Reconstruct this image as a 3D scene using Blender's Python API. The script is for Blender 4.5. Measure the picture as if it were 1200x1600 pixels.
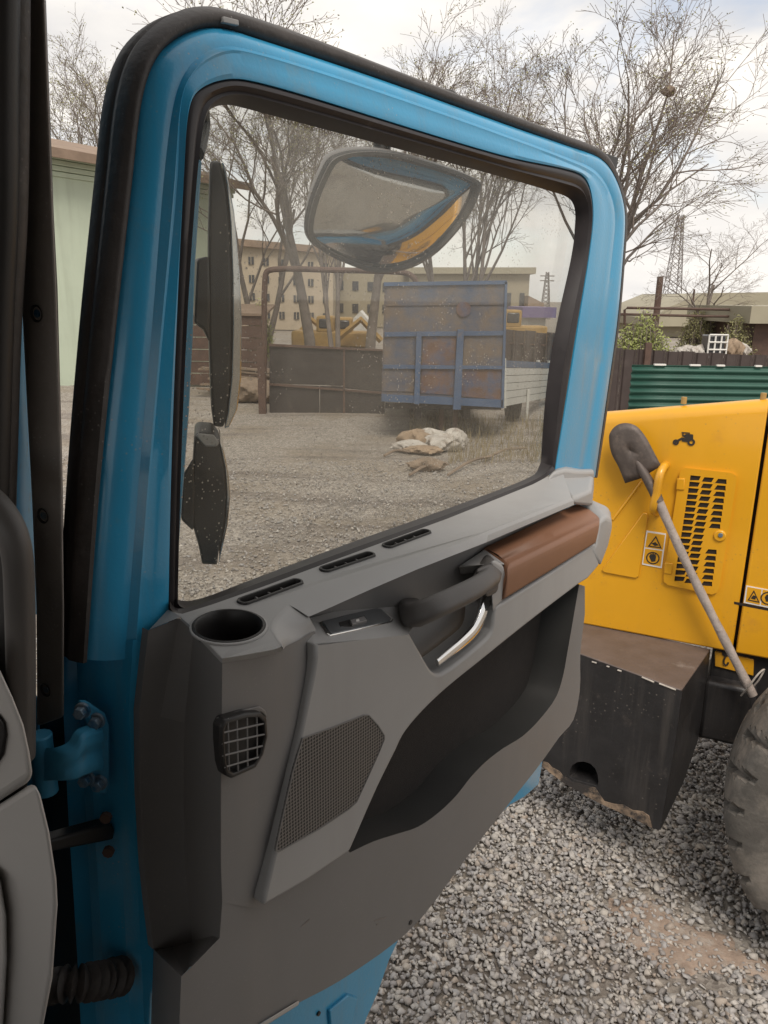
import bpy, bmesh, math, random
import numpy as np
from mathutils import Vector, Matrix
from mathutils.geometry import tessellate_polygon
random.seed(7); rng = np.random.default_rng(11)
sc = bpy.context.scene
col = sc.collection
for o in list(bpy.data.objects): bpy.data.objects.remove(o)
R = math.radians

# ------------------------------------------------------------------ camera
F = 1200.0; CAM_H = 2.5; PITCH = math.atan(334/1200); ROLL = 0.014
_U0 = np.array([0, math.sin(PITCH), math.cos(PITCH)]); FW = np.array([0, math.cos(PITCH), -math.sin(PITCH)])
RT = math.cos(ROLL)*np.array([1., 0, 0]) + math.sin(ROLL)*_U0
UP = -math.sin(ROLL)*np.array([1., 0, 0]) + math.cos(ROLL)*_U0
C = np.array([0, 0, CAM_H])
cam = bpy.data.cameras.new('camera'); camo = bpy.data.objects.new('camera', cam); col.objects.link(camo)
cam.sensor_fit = 'VERTICAL'; cam.sensor_height = 24; cam.lens = 18; cam.clip_start = 0.02; cam.clip_end = 2000
camo.matrix_world = Matrix([[RT[i], UP[i], -FW[i], C[i]] for i in range(3)] + [[0, 0, 0, 1]])
sc.camera = camo
# ------------------------------------------------------------------ world, sun, exposure
SUN_EL, SUN_AZ = R(54), R(172)          # azimuth clockwise from +Y, where the sun stands
w = bpy.data.worlds.new('World'); sc.world = w; w.use_nodes = True
nt = w.node_tree; nt.nodes.clear()
def N(t, kind, **kw):
    n = t.nodes.new(kind)
    for k, v in kw.items():
        if k in n.inputs: n.inputs[k].default_value = v
        else: setattr(n, k, v)
    return n
wo = N(nt, 'ShaderNodeOutputWorld'); bg = N(nt, 'ShaderNodeBackground'); bg.inputs['Strength'].default_value = 0.10
sky = N(nt, 'ShaderNodeTexSky'); sky.sky_type = 'NISHITA'; sky.sun_disc = False
sky.sun_elevation = SUN_EL; sky.sun_rotation = SUN_AZ
tc = N(nt, 'ShaderNodeTexCoord'); mp = N(nt, 'ShaderNodeMapping'); mp.inputs['Scale'].default_value = (1.6, 1.6, 4.2)
n1 = N(nt, 'ShaderNodeTexNoise', Scale=2.2, Detail=7.0, Roughness=0.58, Distortion=0.3)
rp = N(nt, 'ShaderNodeValToRGB'); rp.color_ramp.elements[0].position = 0.30; rp.color_ramp.elements[1].position = 0.52
rp.color_ramp.elements[0].color = (.45, .45, .45, 1)
n2 = N(nt, 'ShaderNodeTexNoise', Scale=3.1, Detail=5.0)
cr = N(nt, 'ShaderNodeValToRGB'); cr.color_ramp.elements[0].color = (4.7, 4.6, 4.55, 1); cr.color_ramp.elements[1].color = (6.6, 6.25, 5.8, 1)
cr.color_ramp.elements[0].position = .3; cr.color_ramp.elements[1].position = .65
mx = N(nt, 'ShaderNodeMix'); mx.data_type = 'RGBA'
L = nt.links.new
L(tc.outputs['Generated'], mp.inputs[0]); L(mp.outputs[0], n1.inputs['Vector']); L(mp.outputs[0], n2.inputs['Vector'])
L(n1.outputs['Fac'], rp.inputs[0]); L(n2.outputs['Fac'], cr.inputs[0])
L(rp.outputs[0], mx.inputs[0]); L(sky.outputs[0], mx.inputs[6]); L(cr.outputs[0], mx.inputs[7])
L(mx.outputs[2], bg.inputs[0]); L(bg.outputs[0], wo.inputs[0])
sl = bpy.data.lights.new('sun', 'SUN'); sl.energy = 1.5; sl.angle = R(24); sl.color = (1, .92, .82)
so = bpy.data.objects.new('sun', sl); col.objects.link(so)
sd = Vector((math.sin(SUN_AZ)*math.cos(SUN_EL), math.cos(SUN_AZ)*math.cos(SUN_EL), math.sin(SUN_EL)))
so.rotation_euler = sd.to_track_quat('Z', 'Y').to_euler(); so.location = (0, 0, 30)
sc.view_settings.view_transform = 'Standard'; sc.view_settings.look = 'None'
sc.view_settings.exposure = 0.80; sc.view_settings.gamma = 1.0; sc.view_settings.use_curve_mapping = False
sc.render.engine = 'CYCLES'
sc.render.resolution_x = 768; sc.render.resolution_y = 1024
sc.cycles.transparent_max_bounces = 16; sc.cycles.max_bounces = 8

# ------------------------------------------------------------------ places measured in the photograph
def V(a): return np.array(a, float)
def ray(x, y): return FW + RT*(x-600)/F - UP*(y-800)/F
def hit(x, y, p0, n):
    d = ray(x, y); return C + d*(np.dot(V(p0)-C, n)/np.dot(d, n))
ANG = R(39.4)                                  # the open door
Ud = V([math.sin(ANG), math.cos(ANG), 0]); Wd = V([math.cos(ANG), -math.sin(ANG), 0]); Zd = V([0, 0, 1])
_d = ray(228, 985); HG = C + 0.86*_d/math.hypot(_d[0], _d[1]); HG[2] = 0     # foot of the hinge line
def D(x, y, w=0.): return hit(x, y, HG+Wd*w, Wd)           # point on a plane parallel to the door
def DL(u, w, z): return HG + u*Ud + w*Wd + Zd*z
def duv(P): q = V(P)-HG; return np.dot(q, Ud), np.dot(q, Wd), P[2]
def HZ(x, y, z): return hit(x, y, V([0, 0, z]), Zd)
_d = ray(-1950, 430); Ul = -V([_d[0], _d[1], 0])/math.hypot(_d[0], _d[1]); Nl = V([Ul[1], -Ul[0], 0])
_d = ray(1060, 850); LO = C + 3.6*_d/math.hypot(_d[0], _d[1]); LO[2] = 0
if np.dot(C-LO, Nl) < 0: Nl = -Nl
def S(x, y, n=0.): return hit(x, y, LO+Nl*n, Nl)            # plane parallel to the loader's flank
def SL(u, n, z): return LO + u*Ul + n*Nl + Zd*z
No = -Nl                                                    # out of the truck's side
def K(x, y, o=0.): return hit(x, y, HG+No*o, No)
def KL(r, o, z): return HG + r*Ul + o*No + Zd*z
def PL(x, y, a, b, c):
    a, b, c = V(a), V(b), V(c); n = np.cross(b-a, c-a); return hit(x, y, a, n/np.linalg.norm(n))
def at(x, y, dist):
    d = ray(x, y); return C + d*dist/math.hypot(d[0], d[1])

# ------------------------------------------------------------------ materials
MATS = {}
def mat(name, c, rough=.6, metal=0., var=.12, scale=8., bump=0., bscale=60., spec=.5, c2=None, c2pos=(.45, .6), c2scale=3., coat=0., speck=None, streak=None):
    m = bpy.data.materials.new(name); m.use_nodes = True; t = m.node_tree; b = t.nodes['Principled BSDF']
    b.inputs['Roughness'].default_value = rough; b.inputs['Metallic'].default_value = metal
    b.inputs['Specular IOR Level'].default_value = spec
    if coat: b.inputs['Coat Weight'].default_value = coat; b.inputs['Coat Roughness'].default_value = .12
    co = N(t, 'ShaderNodeTexCoord'); no = N(t, 'ShaderNodeTexNoise', Scale=scale, Detail=6.0, Roughness=.6)
    t.links.new(co.outputs['Object'], no.inputs['Vector'])
    r = N(t, 'ShaderNodeValToRGB'); e = r.color_ramp.elements
    e[0].position = .3; e[1].position = .7
    e[0].color = tuple(max(0, x*(1-var)) for x in c)+(1,); e[1].color = tuple(x*(1+var) for x in c)+(1,)
    t.links.new(no.outputs['Fac'], r.inputs[0]); out = r.outputs[0]
    if c2:
        n3 = N(t, 'ShaderNodeTexNoise', Scale=c2scale, Detail=9.0, Roughness=.7)
        t.links.new(co.outputs['Object'], n3.inputs['Vector'])
        r3 = N(t, 'ShaderNodeValToRGB'); r3.color_ramp.elements[0].position = c2pos[0]; r3.color_ramp.elements[1].position = c2pos[1]
        t.links.new(n3.outputs['Fac'], r3.inputs[0])
        mm = N(t, 'ShaderNodeMix'); mm.data_type = 'RGBA'; mm.inputs[7].default_value = tuple(c2)+(1,)
        t.links.new(r3.outputs[0], mm.inputs[0]); t.links.new(out, mm.inputs[6]); out = mm.outputs[2]
    if streak:                                   # grime run down the surface: (colour, amount, scale)
        mp_ = N(t, 'ShaderNodeMapping'); mp_.inputs['Scale'].default_value = (1, 1, .07); t.links.new(co.outputs['Object'], mp_.inputs[0])
        n6 = N(t, 'ShaderNodeTexNoise', Scale=streak[2], Detail=6.0, Roughness=.65); t.links.new(mp_.outputs[0], n6.inputs['Vector'])
        r6 = N(t, 'ShaderNodeMapRange'); r6.inputs['From Min'].default_value = .52; r6.inputs['From Max'].default_value = .78; r6.inputs['To Max'].default_value = streak[1]
        t.links.new(n6.outputs['Fac'], r6.inputs['Value']); m6 = N(t, 'ShaderNodeMix'); m6.data_type = 'RGBA'; m6.inputs[7].default_value = tuple(streak[0])+(1,)
        t.links.new(r6.outputs[0], m6.inputs[0]); t.links.new(out, m6.inputs[6]); out = m6.outputs[2]
    if speck:                                    # dust specks: (colour, amount, scale)
        v5 = N(t, 'ShaderNodeTexVoronoi', Scale=speck[2]); t.links.new(co.outputs['Object'], v5.inputs['Vector'])
        r5 = N(t, 'ShaderNodeMapRange'); r5.inputs['From Min'].default_value = .20; r5.inputs['From Max'].default_value = .10; r5.inputs['To Max'].default_value = speck[1]
        t.links.new(v5.outputs['Distance'], r5.inputs['Value'])
        n7 = N(t, 'ShaderNodeTexNoise', Scale=speck[2]*.12, Detail=3.0); t.links.new(co.outputs['Object'], n7.inputs['Vector'])
        r7 = N(t, 'ShaderNodeMapRange'); r7.inputs['From Min'].default_value = .48; r7.inputs['From Max'].default_value = .66; t.links.new(n7.outputs['Fac'], r7.inputs['Value'])
        k5 = N(t, 'ShaderNodeMath'); k5.operation = 'MULTIPLY'; t.links.new(r5.outputs[0], k5.inputs[0]); t.links.new(r7.outputs[0], k5.inputs[1])
        m5 = N(t, 'ShaderNodeMix'); m5.data_type = 'RGBA'; m5.inputs[7].default_value = tuple(speck[0])+(1,)
        t.links.new(k5.outputs[0], m5.inputs[0]); t.links.new(out, m5.inputs[6]); out = m5.outputs[2]
    t.links.new(out, b.inputs['Base Color'])
    rr = N(t, 'ShaderNodeMapRange'); rr.inputs['To Min'].default_value = max(0, rough-.08); rr.inputs['To Max'].default_value = min(1, rough+.1)
    t.links.new(no.outputs['Fac'], rr.inputs['Value']); t.links.new(rr.outputs[0], b.inputs['Roughness'])
    if bump:
        nb = N(t, 'ShaderNodeTexNoise', Scale=bscale, Detail=4.0); bu = N(t, 'ShaderNodeBump', Strength=bump, Distance=.01)
        t.links.new(co.outputs['Object'], nb.inputs['Vector']); t.links.new(nb.outputs['Fac'], bu.inputs['Height'])
        t.links.new(bu.outputs[0], b.inputs['Normal'])
    MATS[name] = m
    return m
BLUE = mat('blue_paint', (.028, .30, .53), .30, var=.06, scale=5, coat=.5, c2=(.10, .28, .40), c2pos=(.58, .80), c2scale=14, bump=.05, bscale=160, speck=((.30, .32, .32), .5, 130), streak=((.13, .23, .29), .45, 22))
BLUE_D = mat('blue_primer', (.04, .24, .40), .5, var=.15, scale=9, c2=(.10, .13, .15), c2pos=(.56, .72), c2scale=22)
RUB = mat('black_rubber', (.05, .042, .038), .55, var=.25, scale=20, bump=.15, bscale=90, c2=(.09, .08, .07), c2pos=(.58, .8), c2scale=30, speck=((.22, .20, .18), .6, 150))
GASK = mat('window_rubber', (.026, .021, .022), .42, var=.2, scale=16, c2=(.08, .07, .065), c2pos=(.6, .85), c2scale=25)
GREY = mat('grey_plastic', (.33, .322, .315), .5, var=.05, scale=4, bump=.06, bscale=900, c2=(.37, .35, .33), c2pos=(.60, .85), c2scale=9, speck=((.45, .43, .40), .35, 190), streak=((.25, .235, .22), .35, 9))
DGREY = mat('dark_and_shaded_plastic', (.180, .172, .167), .52, var=.07, scale=5, bump=.06, bscale=900, c2=(.19, .17, .155), c2pos=(.60, .85), c2scale=11, speck=((.30, .28, .25), .4, 170), streak=((.225, .205, .188), .5, 7))  # ledge's grey plastic darkened to hold lower-panel shade; also plain dark parts
BLK = mat('black_plastic', (.018, .016, .015), .45, var=.2, scale=12, bump=.05, bscale=500)
BROWN = mat('brown_soft_trim', (.22, .105, .058), .48, var=.06, scale=10, bump=.10, bscale=1100)
LGREY = mat('pale_grey_trim', (.44, .415, .39), .5, var=.04, scale=4, bump=.05, bscale=900)
CARPET = mat('pocket_carpet', (.022, .018, .016), .95, var=.2, scale=60, bump=.3, bscale=700)
TRIM = mat('pillar_plastic', (.27, .24, .215), .5, var=.15, scale=14, bump=.1, bscale=300, c2=(.38, .34, .3), c2pos=(.62, .85), c2scale=24, speck=((.5, .46, .42), .6, 170))
MHOUS = mat('mirror_housing', (.13, .118, .11), .45, var=.1, scale=9)
GRIPM = mat('grip_plastic', (.085, .077, .072), .5, var=.1, scale=14, bump=.06, bscale=700)
PKT = mat('pocket_plastic', (.034, .033, .031), .6, var=.1, scale=9, bump=.05, bscale=600)
CHROME = mat('chrome', (.75, .74, .72), .12, metal=1., var=.05, scale=20)
SWITCH = mat('switch_plate', (.15, .155, .16), .35, metal=.5, var=.1, scale=30)
STEEL = mat('steel_bolt', (.25, .30, .34), .45, metal=.6, var=.2, scale=60, c2=(.03, .14, .26), c2pos=(.4, .6), c2scale=40)
YEL = mat('yellow_paint', (.70, .34, .012), .34, var=.05, scale=3, coat=.4, c2=(.58, .27, .03), c2pos=(.58, .85), c2scale=5, bump=.04, bscale=30, speck=((.35, .22, .08), .5, 40), streak=((.50, .27, .05), .45, 7))
YELD = mat('faded_yellow', (.38, .24, .08), .6, var=.15, scale=3)
CWBLK = mat('scuffed_black_steel', (.022, .021, .022), .42, var=.25, scale=7, bump=.1, bscale=40, c2=(.10, .085, .075), c2pos=(.60, .82), c2scale=8, speck=((.25, .22, .19), .5, 45), streak=((.085, .075, .068), .6, 12))
CWTOP = mat('rusty_dusty_steel', (.11, .085, .075), .5, var=.2, scale=8, bump=.1, bscale=50, c2=(.30, .27, .25), c2pos=(.60, .85), c2scale=6)
RUST = mat('bare_rusty_steel', (.27, .195, .135), .75, var=.4, scale=14, bump=.3, bscale=50, c2=(.035, .03, .028), c2pos=(.40, .56), c2scale=11)
TYRE = mat('dusty_tyre_rubber', (.085, .078, .070), .85, var=.25, scale=9, bump=.35, bscale=45, c2=(.21, .185, .16), c2pos=(.46, .72), c2scale=6)
SHOV = mat('shovel_steel', (.105, .085, .075), .55, metal=.3, var=.25, scale=14, bump=.1, bscale=60, c2=(.19, .15, .125), c2pos=(.5, .75), c2scale=22)
WOOD = mat('grey_worn_wood', (.34, .29, .26), .75, var=.2, scale=24, bump=.3, bscale=120, c2=(.16, .11, .09), c2pos=(.55, .75), c2scale=15)
WHITE = mat('white_print', (.72, .70, .66), .5, var=.05)
INK = mat('black_print', (.03, .025, .02), .5, var=.1)
INKD = mat('grille_dark', (.02, .014, .01), .8, var=.2)
MINT = mat('mint_render', (.55, .62, .49), .85, var=.05, scale=1.2, bump=.2, bscale=12, c2=(.34, .40, .29), c2pos=(.60, .78), c2scale=.8, streak=((.36, .40, .30), .5, 2.2))
ROOF = mat('brown_roofing', (.26, .19, .14), .85, var=.2, scale=2, bump=.3, bscale=8)
BEIGE = mat('beige_render', (.44, .37, .28), .85, var=.06, scale=.5, c2=(.34, .29, .22), c2pos=(.5, .75), c2scale=.4)
BEIGE2 = mat('olive_beige_render', (.34, .30, .22), .85, var=.06, scale=.5)
WIN = mat('dark_window', (.07, .07, .075), .25, var=.3, scale=1)
HALL = mat('pale_roof_sheet', (.33, .30, .22), .7, var=.08, scale=.6)
PURP = mat('purple_band', (.16, .13, .26), .6, var=.1)
FEN = mat('brown_fence_sheet', (.055, .040, .036), .6, var=.15, scale=3, c2=(.09, .07, .06), c2pos=(.55, .8), c2scale=2)
GATE = mat('dark_gate_sheet', (.040, .033, .030), .6, var=.2, scale=3, c2=(.10, .08, .07), c2pos=(.55, .8), c2scale=4)
PIPE = mat('rusty_pipe', (.10, .060, .045), .7, var=.25, scale=6)
GRN = mat('green_corrugated', (.022, .085, .062), .5, var=.15, scale=2, c2=(.10, .13, .11), c2pos=(.6, .85), c2scale=3)
TBLUE = mat('worn_blue_board', (.06, .083, .135), .65, var=.15, scale=3, c2=(.15, .115, .09), c2pos=(.38, .60), c2scale=1.6)
TBLUE2 = mat('trailer_blue_beam', (.06, .10, .18), .6, var=.12, scale=4, c2=(.18, .13, .10), c2pos=(.6, .75), c2scale=3)
TRUST = mat('trailer_rust', (.15, .085, .06), .8, var=.25, scale=5, c2=(.07, .085, .14), c2pos=(.45, .62), c2scale=2.5)
TWHT = mat('pale_dropside', (.50, .50, .47), .6, var=.08, scale=3, c2=(.30, .27, .22), c2pos=(.58, .8), c2scale=3)
SACK = mat('white_sack', (.46, .43, .39), .8, var=.15, scale=6, bump=.8, bscale=11, c2=(.24, .19, .15), c2pos=(.5, .68), c2scale=5)
SACKB = mat('brown_sack', (.30, .22, .15), .85, var=.2, scale=6, bump=.4, bscale=14)
LOGM = mat('weathered_timber', (.22, .165, .12), .85, var=.3, scale=4, bump=.3, bscale=30)
BARK = mat('tree_bark', (.20, .17, .15), .9, var=.25, scale=3, bump=.4, bscale=15)
TWIG = mat('twig_bark', (.22, .18, .155), .9, var=.2, scale=2)
LEAF = mat('young_leaf', (.27, .26, .12), .7, var=.3, scale=1.5)
BUSH = mat('bush_leaf', (.32, .35, .12), .7, var=.3, scale=1.5)
GRASS = mat('dry_grass', (.26, .21, .12), .8, var=.3, scale=3)
HEAD = mat('cab_lining', (.22, .21, .20), .8, var=.05, scale=5)
LATT = mat('galvanised_lattice', (.30, .28, .27), .6, metal=.2, var=.1)

def glass_mat():
    m = bpy.data.materials.new('dusty_window_glass'); m.use_nodes = True; t = m.node_tree; t.nodes.clear(); l = t.links.new
    out = N(t, 'ShaderNodeOutputMaterial'); tr = N(t, 'ShaderNodeBsdfTransparent'); tr.inputs[0].default_value = (.90, .90, .88, 1)
    gl = N(t, 'ShaderNodeBsdfGlossy', Roughness=.02); gl.inputs[0].default_value = (1, 1, 1, 1)
    fr = N(t, 'ShaderNodeFresnel', IOR=1.45); m1 = N(t, 'ShaderNodeMixShader')
    half = N(t, 'ShaderNodeMath'); half.operation = 'MULTIPLY'; half.inputs[1].default_value = .10
    df = N(t, 'ShaderNodeBsdfDiffuse'); df.inputs[0].default_value = (.46, .42, .36, 1); m2 = N(t, 'ShaderNodeMixShader')
    co = N(t, 'ShaderNodeTexCoord')
    n1 = N(t, 'ShaderNodeTexNoise', Scale=5.0, Detail=6.0, Roughness=.65); n2 = N(t, 'ShaderNodeTexVoronoi', Scale=120.0)
    n3 = N(t, 'ShaderNodeTexNoise', Scale=9.0, Detail=2.0)
    for n in (n1, n2, n3): l(co.outputs['Object'], n.inputs['Vector'])
    a = N(t, 'ShaderNodeMapRange'); a.inputs['From Min'].default_value = .40; a.inputs['From Max'].default_value = .75
    a.inputs['To Min'].default_value = .035; a.inputs['To Max'].default_value = .15; l(n1.outputs['Fac'], a.inputs['Value'])
    b = N(t, 'ShaderNodeMapRange'); b.inputs['From Min'].default_value = .20; b.inputs['From Max'].default_value = .11
    b.inputs['To Min'].default_value = 0; b.inputs['To Max'].default_value = .75; l(n2.outputs['Distance'], b.inputs['Value'])
    c = N(t, 'ShaderNodeMapRange'); c.inputs['From Min'].default_value = .42; c.inputs['From Max'].default_value = .62
    l(n3.outputs['Fac'], c.inputs['Value'])
    bc = N(t, 'ShaderNodeMath'); bc.operation = 'MULTIPLY'; l(b.outputs[0], bc.inputs[0]); l(c.outputs[0], bc.inputs[1])
    s = N(t, 'ShaderNodeMath'); s.operation = 'ADD'; s.use_clamp = True; l(a.outputs[0], s.inputs[0]); l(bc.outputs[0], s.inputs[1])
    l(fr.outputs[0], half.inputs[0]); l(half.outputs[0], m1.inputs[0]); l(tr.outputs[0], m1.inputs[1]); l(gl.outputs[0], m1.inputs[2])
    l(s.outputs[0], m2.inputs[0]); l(m1.outputs[0], m2.inputs[1]); l(df.outputs[0], m2.inputs[2]); l(m2.outputs[0], out.inputs[0])
    return m
GLASS = glass_mat()
MIRROR = mat('mirror_glass', (.62, .62, .62), .03, metal=1., var=.03, scale=3)

def grille_mat():
    m = mat('speaker_mesh', (.10, .092, .086), .5, var=.05); t = m.node_tree; b = t.nodes['Principled BSDF']; l = t.links.new
    co = N(t, 'ShaderNodeUVMap'); vo = N(t, 'ShaderNodeTexVoronoi', Scale=1.0, Randomness=0.0); l(co.outputs[0], vo.inputs['Vector'])
    vo.voronoi_dimensions = '2D'
    r = N(t, 'ShaderNodeValToRGB'); r.color_ramp.elements[0].position = .30; r.color_ramp.elements[1].position = .42
    r.color_ramp.elements[0].color = (.006, .005, .005, 1); r.color_ramp.elements[1].color = (.15, .138, .128, 1)
    l(vo.outputs['Distance'], r.inputs[0]); l(r.outputs[0], b.inputs['Base Color'])
    bu = N(t, 'ShaderNodeBump', Strength=.6, Distance=.002); l(vo.outputs['Distance'], bu.inputs['Height']); l(bu.outputs[0], b.inputs['Normal'])
    return m
MESHM = grille_mat()

# ------------------------------------------------------------------ mesh helpers
def nv(a): a = V(a); return a/np.linalg.norm(a)
def cq(a, e): c = math.cos(a); return math.copysign(abs(c)**e, c)
class MB:
    def __init__(s): s.v = []; s.f = []
    def add(s, pts): i = len(s.v); s.v += [tuple(map(float, p)) for p in pts]; return list(range(i, i+len(pts)))
    def poly(s, pts): s.f.append(s.add(pts)); return s
    def loft(s, rows, close=False):
        ids = [s.add(r) for r in rows]; n = len(rows[0])
        for a, b in zip(ids, ids[1:]):
            for i in range(n if close else n-1):
                j = (i+1) % n; s.f.append([a[i], a[j], b[j], b[i]])
        s.last = ids; return s
    def cap(s, pts): return s.poly(pts)
    def prism(s, front, back):
        a = s.add(front); b = s.add(back); n = len(front); s.f.append(a); s.f.append(b[::-1])
        for i in range(n): j = (i+1) % n; s.f.append([a[i], b[i], b[j], a[j]])
        return s
    def slab(s, pts, off): off = V(off); return s.prism(pts, [V(p)+off for p in pts])
    def holed(s, loops):
        """flat sheet with holes: loops[0] outer, the rest holes (all in one plane)"""
        tri = tessellate_polygon([[Vector(p) for p in l] for l in loops]); flat = [p for l in loops for p in l]
        ids = s.add(flat)
        for t in tri: s.f.append([ids[k] for k in t])
        return s
    def box(s, c, ax, sz):
        c = V(c); X, Y, Z = [V(a)*h for a, h in zip(ax, sz)]
        q = [c+sx*X/2+sy*Y/2+sz_*Z/2 for sz_ in (-1, 1) for sx, sy in ((-1, -1), (1, -1), (1, 1), (-1, 1))]
        i = s.add(q)
        for f in ((0, 3, 2, 1), (4, 5, 6, 7), (0, 1, 5, 4), (1, 2, 6, 5), (2, 3, 7, 6), (3, 0, 4, 7)): s.f.append([i[k] for k in f])
        return s
    def tube(s, path, rad, n=10, caps=True, flat=1., ref=None, sq=1.):
        path = [V(p) for p in path]; m = len(path); rad = rad if hasattr(rad, '__len__') else [rad]*m; rows = []
        t0 = nv(path[1]-path[0]); a = V(ref) if ref is not None else (V([0, 0, 1]) if abs(t0[2]) < .8 else V([1, 0, 0]))
        for i in range(m):
            t = nv(path[min(i+1, m-1)]-path[max(i-1, 0)]); x = nv(np.cross(a, t)); y = np.cross(t, x)
            if ref is None: a = y
            rows.append([path[i]+rad[i]*(cq(k*2*math.pi/n, sq)*x+flat*cq(k*2*math.pi/n-math.pi/2, sq)*y) for k in range(n)])
        s.loft(rows, True)
        if caps: s.poly(rows[0][::-1]); s.poly(rows[-1])
        return s
    def cyl(s, c, axis, r, h, n=20, r2=None):
        c = V(c); axis = nv(axis); return s.tube([c, c+axis*h], [r, r if r2 is None else r2], n)
    def build(s, name, m, parent=None, bevel=0., seg=2, smooth=True, ang=35, sub=0, thick=0.):
        me = bpy.data.meshes.new(name); org = V(ORG.get(parent.name if parent else '', (0, 0, 0)))
        me.from_pydata([tuple(V(p)-org) for p in s.v], [], s.f)
        bm = bmesh.new(); bm.from_mesh(me); bmesh.ops.remove_doubles(bm, verts=bm.verts, dist=1e-5)
        bmesh.ops.recalc_face_normals(bm, faces=bm.faces); bm.to_mesh(me); bm.free()
        me.materials.append(m)
        if smooth: me.shade_smooth(); me.set_sharp_from_angle(angle=R(ang))
        o = bpy.data.objects.new(name, me); col.objects.link(o)
        if parent: o.parent = parent; ORG[o.name] = org
        else: ORG[o.name] = V((0, 0, 0))
        if thick:
            k = o.modifiers.new('t', 'SOLIDIFY'); k.thickness = thick; k.offset = 0
        if sub:
            k = o.modifiers.new('s', 'SUBSURF'); k.levels = k.render_levels = sub
        if bevel:
            k = o.modifiers.new('b', 'BEVEL'); k.width = bevel; k.segments = seg; k.limit_method = 'ANGLE'; k.angle_limit = R(30); k.harden_normals = False
        return o
ORG = {}
def thing(name, loc, label, cat, group=None):
    o = bpy.data.objects.new(name, None); col.objects.link(o); o.location = tuple(map(float, loc)); o.empty_display_size = .2
    ORG[o.name] = V(loc); return tag(o, label, cat, group)
def tag(o, label=None, cat=None, group=None, kind=None):
    if label: o['label'] = label
    if cat: o['category'] = cat
    if group: o['group'] = group
    if kind: o['kind'] = kind
    return o
def crom(P, k=6, closed=False):
    """smooth centripetal curve through the points, k steps per span"""
    P = [V(p) for p in P]; n = len(P); out = []
    for i in range(n if closed else n-1):
        if closed: a, b, c, d = P[i-1], P[i], P[(i+1) % n], P[(i+2) % n]
        else:
            b, c = P[i], P[i+1]; a = P[i-1] if i else 2*b-c; d = P[i+2] if i+2 < n else 2*c-b
        t0 = 0.; t1 = t0+max(np.linalg.norm(b-a), 1e-9)**.5; t2 = t1+max(np.linalg.norm(c-b), 1e-9)**.5; t3 = t2+max(np.linalg.norm(d-c), 1e-9)**.5
        for s in range(k):
            t = t1+(t2-t1)*s/k
            A1_ = (t1-t)/(t1-t0)*a+(t-t0)/(t1-t0)*b; A2_ = (t2-t)/(t2-t1)*b+(t-t1)/(t2-t1)*c; A3_ = (t3-t)/(t3-t2)*c+(t-t2)/(t3-t2)*d
            B1 = (t2-t)/(t2-t0)*A1_+(t-t0)/(t2-t0)*A2_; B2 = (t3-t)/(t3-t1)*A2_+(t-t1)/(t3-t1)*A3_
            out.append((t2-t)/(t2-t1)*B1+(t-t1)/(t2-t1)*B2)
    if not closed: out.append(P[-1])
    return out
def lerp(a, b, t): return [V(p)*(1-t)+V(q)*t for p, q in zip(a, b)]

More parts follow.
